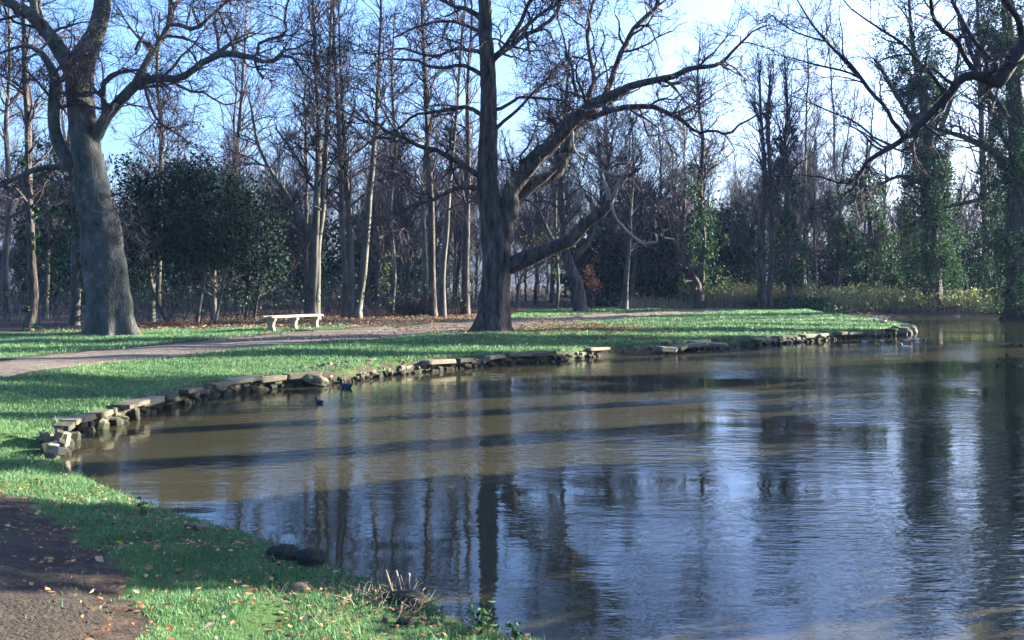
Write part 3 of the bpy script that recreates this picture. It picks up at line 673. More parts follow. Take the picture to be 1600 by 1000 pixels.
# left of the beech
mid_tree('ivy_tree', 'thin dark ivy-wrapped trunk at the far left behind the beech', [[(42, 522, 18), (52, 470, 15), (50, 400, 13), (46, 330, 12), (44, 240, 11), (42, 160, 10), (38, 80, 8), (36, 0, 6), (30, -80, 3)]], 33, M_OAK,
         ivy=[dict(u=(.02, .5), r=(.2, .12), n=1500, s=.09)], L1=(1.8, 2.4), rtip=.008)
mid_tree('slender_tree', 'straight slender trunk directly behind the left side of the beech', [[(118, 512, 16), (118, 440, 13), (117, 380, 11), (116, 320, 9), (108, 240, 7), (112, 160, 5), (110, 80, 3)]], 37, M_BEECH, ivy=[dict(u=(.25, .7), r=(.9, .5), n=2500, s=.12)], L1=(2, 2.0))
mid_tree('forest_tree', 'narrow bare tree left of the path edge behind the first ivy trunk', [[(12, 505, 12), (8, 420, 10), (14, 320, 9), (10, 200, 7), (16, 80, 5), (10, -40, 3)]], 42, M_BIRCH)
# behind the bench
mid_tree('forked_tree', 'tall twin-stemmed tree right behind the bench with a forked limb to its left',
         [[(488, 492, 22), (489, 450, 17), (491, 400, 16), (494, 340, 12), (497, 260, 10), (497, 180, 8), (492, 80, 6), (488, -20, 4), (486, -120, 2)],
          [(493, 492, 14), (494, 440, 12), (497, 380, 12), (505, 320, 10), (508, 250, 8), (512, 160, 6), (516, 60, 4), (520, -60, 2)]], 41, M_BIRCH,
         side=[([(484, 375, 9), (474, 345, 9), (455, 318, 8), (436, 285, 7), (420, 262, 6), (404, 225, 5), (396, 190, 4), (388, 150, 3)], 1.0), ([(486, 282, 6), (470, 255, 5), (450, 225, 4), (430, 200, 3)], -.6)], L1=(2.2, 2.6))
mid_tree('clump_tree', 'clump of three bare stems, one leaning right, between the bench and the broad tree',
         [[(540, 492, 13), (540, 440, 11), (535, 360, 9), (532, 260, 8), (527, 160, 6), (522, 60, 4), (520, -60, 2)],
          [(550, 492, 13), (549, 430, 11), (546, 340, 9), (540, 250, 7), (534, 150, 5), (530, 40, 3), (528, -60, 2)],
          [(558, 492, 14), (567, 430, 12), (573, 360, 11), (580, 280, 9), (588, 190, 7), (592, 100, 5), (596, 0, 4), (600, -100, 2)]], 42, M_BIRCH, L1=(2.1, 2.6))
mid_tree('slender_tree', 'leftmost thin pale trunk of the cluster left of the broad tree', [[(664, 487, 9), (665, 430, 8), (662, 340, 7), (664, 260, 6), (668, 160, 5), (662, 60, 4), (664, -40, 2)]], 48, M_BIRCH, L1=(2.0, 2.3))
mid_tree('slender_tree', 'dark straight trunk second from left in the cluster by the broad tree', [[(676, 489, 13), (675, 420, 11), (674, 320, 10), (668, 220, 8), (664, 120, 6), (660, 20, 4), (656, -60, 2)]], 45, M_OAK, L1=(2.0, 2.4))
mid_tree('slender_tree', 'green-lit trunk leaning slightly right in the cluster by the broad tree', [[(692, 490, 11), (692, 430, 10), (698, 350, 8), (705, 260, 7), (714, 170, 5), (722, 60, 4), (730, -40, 2)]], 44, M_BIRCH, L1=(2.0, 2.4))
mid_tree('slender_tree', 'dark trunk nearest the left side of the broad tree', [[(727, 487, 14), (727, 430, 12), (730, 340, 10), (732, 250, 8), (730, 150, 6), (736, 50, 4), (736, -40, 2)]], 47, M_OAK, L1=(1.8, 2.4))
mid_tree('slender_tree', 'very thin pale stem in the clearing seen left of the broad tree', [[(708, 480, 5), (711, 420, 5), (712, 360, 4), (708, 280, 3), (712, 200, 2)]], 58, M_BIRCH)
mid_tree('slender_tree', 'slim tree rising above the rubble bank, behind the clump of three', [[(612, 489, 8), (616, 420, 7), (610, 330, 6), (618, 230, 5), (612, 120, 4), (618, 10, 2)]], 50, M_BIRCH, L1=(2.0, 2.4))
mid_tree('slender_tree', 'slim grey tree between the dark evergreens and the forked tree', [[(372, 486, 10), (370, 420, 9), (366, 320, 8), (370, 240, 7), (378, 150, 5), (384, 40, 3), (390, -50, 2)]], 52, M_BIRCH, L1=(2.1, 3.0))
mid_tree('slender_tree', 'slim grey tree rising behind the left evergreen', [[(246, 486, 11), (248, 400, 10), (250, 310, 8), (252, 220, 6), (246, 120, 5), (250, 20, 3)]], 50, M_BIRCH, L1=(2.0, 2.7))
# right of the broad tree
mid_tree('slender_tree', 'thin pale curved stem just right of the broad trunk', [[(808, 480, 5), (810, 450, 5), (815, 432, 4), (828, 420, 4), (834, 390, 3), (830, 340, 2)]], 57, M_BIRCH)
mid_tree('slender_tree', 'thin pale upright stem under the low limb of the broad tree', [[(870, 480, 6), (872, 440, 5), (870, 400, 5), (868, 330, 4), (872, 240, 3)]], 57, M_BIRCH, ivy=[dict(u=(.25, .6), r=(.5, .9), n=500, s=.16)])
mid_tree('bent_tree', 'dark bent trunk with a fork, standing beyond the path right of the broad tree',
         [[(906, 487, 24), (905, 460, 19), (900, 440, 18), (890, 415, 17), (884, 392, 14), (880, 350, 11), (876, 290, 9), (880, 220, 7), (886, 140, 5), (890, 60, 3)]], 53, M_OAK,
         side=[([(888, 410, 11), (905, 395, 10), (920, 375, 9), (930, 345, 8), (945, 310, 6), (950, 260, 5), (960, 200, 3)], -1.0), ([(886, 400, 9), (868, 380, 7), (850, 350, 6), (838, 310, 4), (826, 260, 3)], 1)], L1=(2.8, 3.0), up=.2)
mid_tree('slender_tree', 'lone slim trunk tapering upward right of the bent tree by the path end', [[(976, 482, 11), (978, 450, 8), (980, 420, 7), (984, 380, 5), (986, 330, 4), (990, 270, 3), (988, 190, 2)]], 56, M_BIRCH, L1=(2, 2.0))
mid_tree('leaning_tree', 'short dark trunk beside tall reeds, with ivy and a limb leaning to the left',
         [[(1090, 478, 24), (1088, 450, 19), (1080, 430, 15), (1068, 408, 12), (1058, 388, 9), (1048, 374, 8), (1034, 372, 5), (1026, 360, 3)], [(1090, 478, 16), (1094, 450, 12), (1096, 420, 11), (1098, 370, 10), (1094, 300, 8), (1098, 220, 6), (1090, 140, 4), (1094, 60, 2)]], 59, M_OAK,
         ivy=[dict(k=1, u=(.05, .55), r=(1.0, .9), n=2600, s=.17)], L1=(2.6, 2.7))
mid_tree('sunlit_tree', 'trunk lit pale along its right side, at the right end of the reeds',
         [[(1200, 487, 16), (1201, 460, 10), (1204, 430, 9), (1206, 390, 8), (1206, 330, 8), (1203, 260, 7), (1200, 190, 5), (1204, 110, 3)], [(1192, 486, 20), (1190, 450, 15), (1189, 400, 13), (1192, 350, 9), (1196, 280, 7), (1190, 200, 5), (1186, 110, 3)]], 57, M_OAK,
         side=[([(1206, 408, 5), (1214, 418, 4), (1224, 410, 4), (1232, 400, 3)], -.6), ([(1188, 420, 6), (1176, 405, 5), (1160, 388, 4), (1140, 378, 3)], -.5)], L1=(3.2, 2.7), up=.5, ang=(20, 45))
mid_tree('ivy_tree', 'ivy-covered tree with bright leaves, just right of the sunlit trunk', [[(1236, 480, 12), (1234, 455, 9), (1231, 430, 8), (1232, 380, 8), (1230, 310, 7), (1226, 240, 6), (1230, 160, 4), (1226, 90, 2)]], 58, M_BEECH,
         ivy=[dict(u=(.12, .72), r=(1.0, .45), n=5200, s=.17)], L1=(3.6, 3.1), up=.6, ang=(18, 40))
mid_tree('ivy_tree', 'small leaning ivy tree in the shade left of the tall ivy column', [[(1306, 455, 9), (1308, 420, 8), (1310, 370, 7), (1300, 340, 6), (1290, 310, 4)], [(1356, 462, 10), (1360, 420, 8), (1362, 380, 8), (1358, 340, 7), (1352, 290, 5), (1356, 220, 3)]], 68, M_OAK,
         ivy=[dict(k=1, u=(.15, .8), r=(1.2, 1.6), n=4500, s=.2), dict(k=0, u=(.3, .95), r=(.5, 1.0), n=1400, s=.2)], L1=(2, 2.3))
mid_tree('ivy_column_tree', 'tall thick tree trunk wholly wrapped in dark ivy beyond the water', [[(1456, 470, 34), (1455, 430, 28), (1452, 370, 26), (1452, 300, 24), (1448, 230, 22), (1446, 170, 18), (1436, 120, 12), (1425, 60, 7), (1420, 0, 4)]], 62, M_OAK,
         side=[([(1450, 230, 9), (1420, 180, 8), (1390, 130, 7), (1372, 100, 5)], 1), ([(1450, 330, 8), (1490, 320, 7), (1530, 312, 6), (1560, 290, 4)], -1), ([(1446, 290, 8), (1410, 275, 6), (1370, 290, 4), (1330, 310, 3)], -1.5), ([(1448, 250, 9), (1470, 200, 8), (1490, 140, 6), (1500, 60, 4)], 1.5)],
         ivy=[dict(u=(.09, .45), r=(1.25, 1.15), n=17000, s=.13), dict(u=(.4, .78), r=(.9, .6), n=11000, s=.13), dict(u=(.68, .9), r=(1.2, 2.2), n=7000, s=.13)], L1=(2.4, 3.2))
mid_tree('ivy_tree', 'narrow trunk with a bright strip of ivy between the ivy column and the right edge', [[(1540, 452, 14), (1541, 400, 12), (1540, 340, 11), (1536, 260, 10), (1533, 180, 8), (1530, 80, 6), (1526, -20, 4)], [(1546, 452, 8), (1547, 400, 7), (1546, 330, 6), (1544, 250, 4)]], 64, M_BEECH,
         ivy=[dict(k=1, u=(.05, .85), r=(.3, .2), n=1600, s=.15), dict(k=0, u=(.1, .5), r=(.3, .3), n=900, s=.15)], L1=(2.4, 3.0))
mid_tree('ivy_tree', 'great dark ivy tree filling the right edge of the view beyond the water', [[(1592, 490, 44), (1590, 440, 36), (1588, 360, 32), (1592, 270, 28), (1586, 180, 24), (1580, 90, 20), (1572, 0, 14), (1570, -100, 8)]], 54, M_OAK,
         side=[([(1590, 290, 16), (1560, 245, 14), (1530, 225, 11), (1500, 212, 8), (1468, 203, 6), (1440, 190, 3)], -2), ([(1584, 190, 10), (1550, 150, 9), (1520, 90, 7), (1500, 30, 5)], -1), ([(1586, 250, 8), (1556, 190, 7), (1540, 140, 6), (1526, 100, 4)], 1), ([(1582, 130, 12), (1606, 80, 10), (1630, 20, 8)], 1)],
         ivy=[dict(u=(.02, .4), r=(1.0, 1.0), n=15000, s=.13), dict(u=(.35, .75), r=(.9, 1.2), n=13000, s=.13), dict(u=(.7, .98), r=(1.3, 1.1), n=7500, s=.13)], L1=(2.8, 3.0))

# ------------------------------------------------------------------ dark evergreens behind the beech
def evergreen_meshes(seed, lobes, stems, leaf=.13, n=15000):
    r = np.random.default_rng(seed); tot = sum(b[3] * b[4] * b[5] for b in lobes); C = []
    for cx, cy, cz, a, b, c in lobes:
        k = int(n * a * b * c / tot / 26) + 1; u = norm(r.normal(size=(k, 3))) * (r.uniform(.2, 1, k) ** .45)[:, None]
        th = np.arctan2(u[:, 1], u[:, 0]); cl = 1 + .34 * np.sin(th * 4 + u[:, 2] * 6 + cx) + .24 * np.sin(th * 9 - u[:, 2] * 11 + cz)
        cc = u * np.array([a, b, c]) * cl[:, None] + np.array([cx, cy, cz]); C.append(np.repeat(cc, 26, 0) + r.normal(size=(k * 26, 3)) * np.array([.24, .24, .13]) * (leaf / .13) ** .5)
    C = np.vstack(C); V, T = leaf_cloud(r, C, leaf * r.uniform(.6, 1.2, len(C))); B = Buf()
    for s in stems:
        q = catmull(np.array(s, float), 14); B.tubes(q[None, :, :3], q[None, :, 3], 8)
        p1, r1 = spawn(r, q[None, :, :3], q[None, :, 3], 26, .35, 1, 1.6, (30, 80), .1, .2, 6, .5, .012, .006); B.tubes(p1, r1, 4)
    return mesh_data('crown', V, [T], M_HOLLY), B
def evergreen(label, px, py, d, lobes, stems, seed, n=15000, leaf=.115, name='evergreen_tree'):
    x = (px - 800) / F * d; root = empty(name, (x, d, hz(x, d) - .05), label, 'tree')
    cm, B = evergreen_meshes(seed, lobes, stems, leaf, n)
    obj('trunk', B.data('trunk', M_BIRCH, True), root); obj('crown', cm, root, kind='stuff'); return root
evergreen('broad dark evergreen on two crossed pale stems right beside the beech', 262, 508, 39,
          [(.2, 0, 4.2, 2.3, 1.9, 1.7), (-1.2, .4, 5.3, 1.5, 1.4, 1.5), (1.0, -.3, 5.6, 1.5, 1.5, 1.4), (-.2, 0, 3.2, 1.9, 1.6, .9), (-1.4, .3, 2.6, 1.0, 1.0, 1.3)],
          [[(-.1, 0, 0, .08), (.35, 0, .7, .07), (1.0, .1, 2.2, .06), (1.5, .2, 4, .03)], [(0, .1, 0, .07), (-.35, .1, .6, .06), (-.7, .1, 1.8, .05), (-.9, .2, 4.5, .03)], [(-.8, .5, 0, .16), (-.8, .5, 2, .14), (-.7, .5, 5, .05)]], 1, 17000)
evergreen('darkest rounded evergreen with pale-footed stems, left of the bench', 318, 505, 38,
          [(.3, 0, 4.0, 2.0, 1.8, 1.8), (-.5, 0, 5.4, 1.3, 1.3, 1.2), (1.0, 0, 3.0, 1.5, 1.3, 1.0), (.2, -.3, 3.0, 1.7, 1.3, .8)],
          [[(-.25, 0, 0, .09), (-.15, 0, .8, .08), (.1, 0, 2.2, .06), (.3, 0, 4.5, .03)], [(.4, .1, 0, .06), (.6, .1, 1, .05), (.9, .1, 2.6, .04)], [(.2, .6, 0, .13), (.2, .6, 2.5, .1)]], 2, 15000)
evergreen('lighter bushy evergreen with leaves catching the sun, just above the bench', 385, 500, 42,
          [(0, 0, 2.6, 1.5, 1.4, 2.0), (.3, .2, 4.6, 1.2, 1.2, 1.5), (.9, -.2, 2.2, 1.0, 1.0, 1.3), (-.5, 0, 5.2, .8, .8, 1.0)],
          [[(0, 0, 0, .1), (.1, 0, 2, .08), (.2, 0, 5, .03)], [(.3, .1, 0, .05), (.6, .1, 2, .04)]], 3, 11000)
evergreen('tall dark evergreen mass behind the ivy trunk at the far left', 70, 505, 44,
          [(0, 0, 5.0, 1.7, 1.6, 2.6), (.5, .2, 3.2, 1.6, 1.4, 1.6), (-.5, 0, 6.6, 1.1, 1.1, 1.3)], [[(0, 0, 0, .16), (.1, 0, 3, .12), (0, 0, 7, .03)]], 4, 10000)
evergreen('dark evergreen bush in the shade behind the path end', 1010, 478, 66,
          [(0, 0, 2.2, 2.6, 2, 2.2), (1.8, .3, 2.6, 1.9, 1.6, 2.2), (-1.6, 0, 2.0, 1.7, 1.5, 1.8)], [[(0, 0, 0, .12), (0, 0, 3, .06)], [(1.8, .3, 0, .1), (1.8, .3, 3, .05)]], 5, 9000, .2)
evergreen('green holly bush behind the reeds, left of the sunlit trunk', 1145, 475, 66,
          [(0, 0, 2.6, 2.2, 1.8, 2.6), (.5, .3, 4.6, 1.6, 1.5, 1.8), (-1.4, 0, 2, 1.3, 1.3, 1.7)], [[(0, 0, 0, .13), (.1, 0, 5, .05)]], 6, 8000, .2)
evergreen('dark rounded evergreen at the foot of the tall ivy column', 1400, 465, 72,
          [(0, 0, 2.0, 2.6, 2, 2.1), (-2.2, 0, 1.8, 1.8, 1.5, 1.8), (2.0, .2, 2.3, 1.8, 1.5, 2.0)], [[(0, 0, 0, .12), (0, 0, 3, .05)]], 7, 8000, .2)
evergreen('dark evergreen bush at the right between the ivy trunks', 1500, 462, 68,
          [(0, 0, 2.4, 1.9, 1.8, 2.4), (1.6, .2, 1.8, 1.6, 1.4, 1.8)], [[(0, 0, 0, .12), (0, 0, 3, .05)]], 8, 6000, .2)
# russet sapling
d = 54; x = (924 - 800) / F * d
rs = empty('russet_sapling', (x, d, hz(x, d)), 'small sapling still holding red-brown leaves beside the bent trunk', 'sapling')
q = catmull(np.array([(0, 0, 0, .03), (.05, 0, .8, .025), (0, 0, 1.6, .02), (.1, 0, 2.6, .01)]), 12); B = Buf(); B.tubes(q[None, :, :3], q[None, :, 3], 6)
p1, r1 = spawn(rng, q[None, :, :3], q[None, :, 3], 20, .3, 1, .8, (30, 70), .3, .2, 6, .6, .01, .006); B.tubes(p1, r1, 3)
obj('stem', B.data('stem', M_TWIG), rs)
C = np.repeat(p1[:, 2:].reshape(-1, 3), 4, 0); V, T = leaf_cloud(rng, C + rng.normal(size=C.shape) * .12, .12); obj('foliage', mesh_data('foliage', V, [T], M_RUSSET), rs, kind='stuff')
d = 60; x = (722 - 800) / F * d
for px_, d_, h_, lab in ((735, 58, 4.0, 'pale yellowing leafy sapling left of the broad trunk'), (605, 52, 2.6, 'small yellow-green bush behind the clump of three stems'), (840, 62, 4.6, 'yellow-leaved sapling glimpsed under the low limb')):
    x = (px_ - 800) / F * d_; ys = empty('yellow_sapling', (x, d_, hz(x, d_)), lab, 'sapling')
    q = catmull(np.array([(0, 0, 0, .04), (.1, 0, h_ * .3, .03), (-.05, 0, h_ * .7, .02), (.1, 0, h_, .01)]), 12); B = Buf(); B.tubes(q[None, :, :3], q[None, :, 3], 6)
    p1, r1 = spawn(rng, q[None, :, :3], q[None, :, 3], 30, .25, 1, h_ * .35, (30, 70), .3, .2, 6, .6, .01, .006); B.tubes(p1, r1, 3); obj('stem', B.data('stem', M_TWIG), ys)
    C = np.repeat(p1[:, 2:].reshape(-1, 3), 2, 0); V, T = leaf_cloud(rng, C + rng.normal(size=C.shape) * .12, .11); obj('foliage', mesh_data('foliage', V, [T], M_YELLOW if h_ > 3 else M_BRAMBLE), ys, kind='stuff')

# ------------------------------------------------------------------ the wood behind: variants copied as individual trees
def variant(seed, h, rtrunk, L1, L2, L3, up, ang, t0, rtip, forks=0, lean=.04):
    r = np.random.default_rng(seed); K = 16
    q = np.zeros((K, 4)); q[:, 2] = np.linspace(-.3, h, K); w = np.cumsum(r.normal(size=(K, 2)) * lean * h / K * 2, 0); q[:, :2] = w - w[0]
    q[:, 3] = rtrunk * (1 - np.linspace(0, 1, K)) ** .8 + .02; q[0, 3] *= 1.4
    B = Buf(); B.tubes(q[None, :, :3], q[None, :, 3], 9); lines = [q]
    for k in range(forks):
        p1, r1 = spawn(r, q[None, :, :3], q[None, :, 3], 1, .25, .55, h * .55, (18, 42), .35, .10, 12, .7, .05, .02, 0)
        B.tubes(p1, r1, 7); lines.append(np.concatenate([p1[0], r1[0][:, None]], 1))
    tm = B.data('trunk', M_BIRCH if seed % 2 else M_OAK, True)
    B = Buf(); LP = np.array([catmull(l, 20)[:, :3] for l in lines]); LR = np.array([catmull(l, 20)[:, 3] for l in lines])
    p1, r1 = spawn(r, LP, LR, [int(L1[0] * (h if k == 0 else h * .5)) for k in range(len(lines))], t0, 1, L1[1], ang, up, .12, 7, .5, rtip * 2, rtip * 1.4, .5 if h > 15 else .1)
    r1 = np.minimum(r1, .05); B.tubes(p1, r1, 4)
    p2, r2 = spawn(r, p1, r1, L2[0], .15, 1, L2[1], (25, 65), up, .13, 5, .6, rtip * 1.3, rtip, .4); B.tubes(p2, r2, 3)
    p3, r3 = spawn(r, p2, r2, L3[0], .15, 1, L3[1], (20, 60), up * .6, .2, 3, .7, rtip, rtip * .7, .3); B.tubes(p3, r3, 3)
    return tm, B.data('crown', M_TWIG)
VAR = [variant(101, 19, .12, (1.7, 3.2), (6, 1.3), (4, .6), .4, (28, 62), .25, .0075),
       variant(102, 17, .15, (1.5, 3.2), (6, 1.3), (4, .6), .3, (30, 65), .25, .0075, 2),
       variant(103, 21, .13, (1.5, 3.0), (6, 1.3), (4, .6), .45, (25, 55), .3, .0075, 1),
       variant(104, 14, .15, (2.0, 2.6), (6, 1.2), (5, .6), .4, (20, 60), .15, .010, 5),
       variant(105, 11, .10, (2.4, 2.4), (6, 1.1), (5, .55), .4, (20, 65), .08, .010, 4)]
wr = np.random.default_rng(77)
def in_wood(x, y):
    if shore_sd([x], [y])[0] < 2.5: return False
    lim = np.interp(x, [-60, -14, -8, -2, 0, 10, 18, 40], [36, 40, 46, 52, 62, 66, 64, 66]); return y > lim
placed = []
def try_place(y0, y1, n, gap, kinds, label, group, name, sc=(.8, 1.12), xs=(-.60, .56)):
    c = 0; tries = 0
    while c < n and tries < 4000:
        tries += 1
        y = wr.uniform(y0, y1); x = wr.uniform(*xs) * y
        if not in_wood(x, y) or (x > 20 and 43 < y - x / math.tan(SUN_AZ) < 54) or any((x - a) ** 2 + (y - b) ** 2 < gap * gap for a, b in placed): continue
        if -7 < x / y * 74 < -2.5 and y < 80 and False: continue
        placed.append((x, y)); k = kinds[wr.integers(len(kinds))]
        root = empty(name, (x, y, hz(x, y)), label, 'tree', group, wr.uniform(0, 6.28))
        s = wr.uniform(*sc); root.scale = (s, s, s * wr.uniform(.92, 1.08)); root.rotation_euler[0] = wr.normal(0, .03); root.rotation_euler[1] = wr.normal(0, .03)
        obj('trunk', VAR[k][0], root); obj('crown', VAR[k][1], root, kind='stuff'); c += 1
try_place(46, 78, 9, 3.5, [0, 1, 2, 2, 0], 'tall thin bare tree in the front ranks of the wood behind the lawn', 'tall bare trees in the front of the wood', 'forest_tree')
try_place(48, 76, 22, 2.4, [3, 4, 4], 'low bushy bare tree in the front ranks of the wood behind the lawn', 'low bare trees in the front of the wood', 'thicket_tree', (.42, .7))
try_place(76, 112, 15, 4.0, [0, 1, 2], 'tall bare tree deep in the hazy wood behind the lawn', 'tall bare trees deep in the wood', 'forest_tree')
try_place(72, 112, 70, 2.8, [3, 3, 4, 4], 'low bushy bare tree deep in the hazy wood behind the lawn', 'low bare trees deep in the wood', 'thicket_tree', (.55, .95))

try_place(70, 112, 16, 2.6, [3, 4, 4], 'low bushy bare tree in the hazy wood beyond the water at the right', 'low bare trees beyond the water', 'thicket_tree', (.5, .75), (.22, .53))

for px_, d_, k, s_ in ((935, 66, 3, .85), (985, 63, 4, 1.0), (1025, 68, 3, .9), (1065, 64, 4, 1.05), (1105, 72, 4, .8), (590, 58, 4, .85), (640, 62, 3, .75), (440, 58, 4, .85), (1340, 84, 4, .75)):
    x = (px_ - 800) / F * d_
    root = empty('thicket_tree', (x, d_, hz(x, d_)), 'broad dense twiggy tree in the middle of the wood, no leaves', 'tree', 'broad twiggy trees in the middle of the wood', wr.uniform(0, 6.28)); root.scale = (s_ * 1.25, s_ * 1.25, s_)
    obj('trunk', VAR[k][0], root); obj('crown', VAR[k][1], root, kind='stuff')

# evergreen understorey deep in the wood
hol = [evergreen_meshes(300 + k, [(0, 0, 2.0, 1.9, 1.9, 1.9), (.9, .2, 3.2, 1.3, 1.3, 1.4), (-.9, -.3, 1.5, 1.5, 1.4, 1.4)], [[(0, 0, -.2, .1), (.1, 0, 3, .04)]], .24, 3200) for k in range(2)]
holm = [(c, b.data('trunk', M_OAK, True)) for c, b in hol]
for k in range(46):
    for _ in range(200):
        y = wr.uniform(62, 108); x = wr.uniform(-.58, .58) * y
        if in_wood(x, y) and not (x > 20 and 43 < y - x / math.tan(SUN_AZ) < 54) and not (-8 < x < -1 and y < 84): break
    root = empty('understorey_bush', (x, y, hz(x, y)), 'dark evergreen bush in the shade among the far trunks', 'bush', 'evergreen bushes among the far trunks', wr.uniform(0, 6.28)); s = wr.uniform(.8, 1.7); root.scale = (s, s, s * wr.uniform(.8, 1.3))
    obj('trunk', holm[k % 2][1], root); obj('crown', holm[k % 2][0], root, kind='stuff')

# far belt of the wood that reads as one mass
B = Buf()
for k in range(88):
    y = wr.uniform(112, 150); x = wr.uniform(-.75, .75) * y; h = wr.uniform(10, 16.5)
    q = np.zeros((1, 6, 3)); q[0, :, 2] = np.linspace(0, h * .8, 6); q[0, :, 0] = x + np.cumsum(wr.normal(0, .25, 6)); q[0, :, 1] = y; rr = np.linspace(.17, .03, 6)[None]
    B.tubes(q, rr, 4)
    p1, r1 = spawn(wr, q, rr, 22, .12, 1, 3.6, (15, 60), .5, .12, 5, .5, .03, .014, .15); B.tubes(p1, r1, 3)
    p2, r2 = spawn(wr, p1, r1, 10, .15, 1, 1.7, (20, 55), .45, .12, 3, .6, .016, .012, .2); B.tubes(p2, r2, 3)
for V in B.V: V[:, 2] += .7
tag(obj('woods', B.data('woods', M_TWIG), kind='stuff'), 'far belt of bare twiggy woodland closing the view', 'wood')

# undergrowth: thin shoots and leaves on the floor of the wood
n = 2700; y = wr.uniform(36, 92, n); x = wr.uniform(-.58, .58, n) * y
lim = np.interp(x, [-60, -14, -8, -2, 0, 6, 10, 14, 18, 30, 40], [32, 34, 38, 43, 58, 59, 60, 61, 58, 61, 62])
ok = (y > lim) & (shore_sd(x, y) > .5) & ~((np.abs(x + 5) < 4) & (y > 66) & (y < 82)) & (path_dist(x, y) > .8); x, y = x[ok], y[ok]; n = len(x)
z = base_height(x, y); hh = wr.uniform(.4, 2.6, n) * (.55 + .45 * wob(x, y, .25)) + .3
sp = np.zeros((n, 5, 3)); dr = wr.normal(size=(n, 2)) * .25; u = np.linspace(0, 1, 5)
sp[:, :, 0] = x[:, None] + dr[:, :1] * hh[:, None] * u + wr.normal(0, .04, (n, 5)); sp[:, :, 1] = y[:, None] + dr[:, 1:] * hh[:, None] * u; sp[:, :, 2] = z[:, None] + hh[:, None] * u - .05
B = Buf(); R = np.tile(np.linspace(.016, .007, 5), (n, 1)); B.tubes(sp, R, 3)
p1, r1 = spawn(wr, sp, R, 4, .3, 1, .8, (25, 65), .2, .2, 4, .7, .008, .006); B.tubes(p1, r1, 3)
tag(obj('thicket', B.data('thicket', M_TWIG), kind='stuff'), 'tangle of thin bare shoots on the floor of the wood', 'thicket')
C = p1[wr.permutation(len(p1))[:8000], -1]; C = C + wr.normal(size=C.shape) * .1
V, T = leaf_cloud(wr, C, .13)
tag(obj('undergrowth', mesh_data('undergrowth', V, [T], M_IVY), kind='stuff'), 'low green leafy growth between the trunks of the wood', 'undergrowth')

# red-brown twiggy bush on the wood's edge
x, y = G(645, 495); B = Buf(); n = 90
q = np.zeros((n, 5, 3)); a = wr.uniform(0, 6.28, n); l = wr.uniform(.6, 1.5, n); e = wr.uniform(.35, 1.4, n); u = np.linspace(0, 1, 5)
q[:, :, 0] = (np.cos(a) * l * np.cos(e) * 1.7)[:, None] * u; q[:, :, 1] = (np.sin(a) * l * np.cos(e))[:, None] * u; q[:, :, 2] = (l * np.sin(e) * .9)[:, None] * u ** .8
R = np.tile(np.linspace(.014, .007, 5), (n, 1)); B.tubes(q, R, 3); p1, r1 = spawn(wr, q, R, 9, .2, 1, .5, (25, 70), .1, .25, 4, .8, .007, .005); B.tubes(p1, r1, 3); p2, r2 = spawn(wr, p1, r1, 3, .2, 1, .25, (25, 70), .1, .25, 3, .8, .006, .004); B.tubes(p2, r2, 3)
tag(obj('twiggy_bush', B.data('twiggy_bush', M_TWIG), loc=(x, y + 1.5, hz(x, y))), 'low round leafless twiggy bush beside the path, left of the broad tree', 'bush')

# reeds on the far lawn edge and brambles on the far bank
def stalks(name, label, cat, n, xr, yr, h0, h1, mat, seed, leafmat=None, leaves=0, keep=None, w=.012):
    r = np.random.default_rng(seed); x = r.uniform(*xr, n); y = r.uniform(*yr, n)
    if keep is not None: k = keep(x, y); x, y = x[k], y[k]
    n = len(x); z = base_height(x, y); h = r.uniform(h0, h1, n) * (.8 + .3 * wob(x, y, .8)); dr = r.normal(size=(n, 2)) * .16; u = np.linspace(0, 1, 4)
    q = np.zeros((n, 4, 3)); q[:, :, 0] = x[:, None] + dr[:, :1] * h[:, None] * u ** 1.6; q[:, :, 1] = y[:, None] + dr[:, 1:] * h[:, None] * u ** 1.6; q[:, :, 2] = z[:, None] - .05 + h[:, None] * u
    B = Buf(); B.tubes(q, np.tile(np.linspace(w, w * .5, 4), (n, 1)), 3)
    o = tag(obj(name, B.data(name, mat), kind='stuff'), label, cat)
    if leaves:
        C = q[r.integers(0, n, leaves), 1 + r.integers(0, 3, leaves)] + r.normal(size=(leaves, 3)) * np.array([.13, .13, .1])
        V, T = leaf_cloud(r, C, .13); o2 = obj('foliage', mesh_data('foliage', V, [T], leafmat), o, kind='stuff')
    return o
stalks('reeds', 'band of tall pale dry reeds behind the grass, between two trunks', 'reeds', 2600, (10.5, 17.5), (58.5, 62), .9, 1.8, M_REED, 5, M_BRAMBLE, 2500, keep=lambda x, y: shore_sd(x, y) > .8)
stalks('reeds', 'shorter dry stalks at the path end left of the leaning trunk', 'reeds', 700, (6.5, 11), (58, 61.5), .4, 1.0, M_REED, 6, keep=lambda x, y: (shore_sd(x, y) > .8) & (path_dist(x, y) > .3))
stalks('brambles', 'long sunlit yellow-green bramble bank along the far water edge', 'brambles', 2600, (17.5, 36), (58, 68), .7, 1.55, M_REED, 7, M_BRAMBLE, 22000, keep=lambda x, y: (shore_sd(x, y) > .35))
stalks('brambles', 'dark low growth on the bank behind the grass point', 'brambles', 900, (14, 19), (55.5, 60.5), .3, .8, M_TWIG, 8, M_IVY, 3500, keep=lambda x, y: (shore_sd(x, y) > .1) & (lawn_zone(x, y, shore_sd(x, y), path_dist(x, y)) < .5))

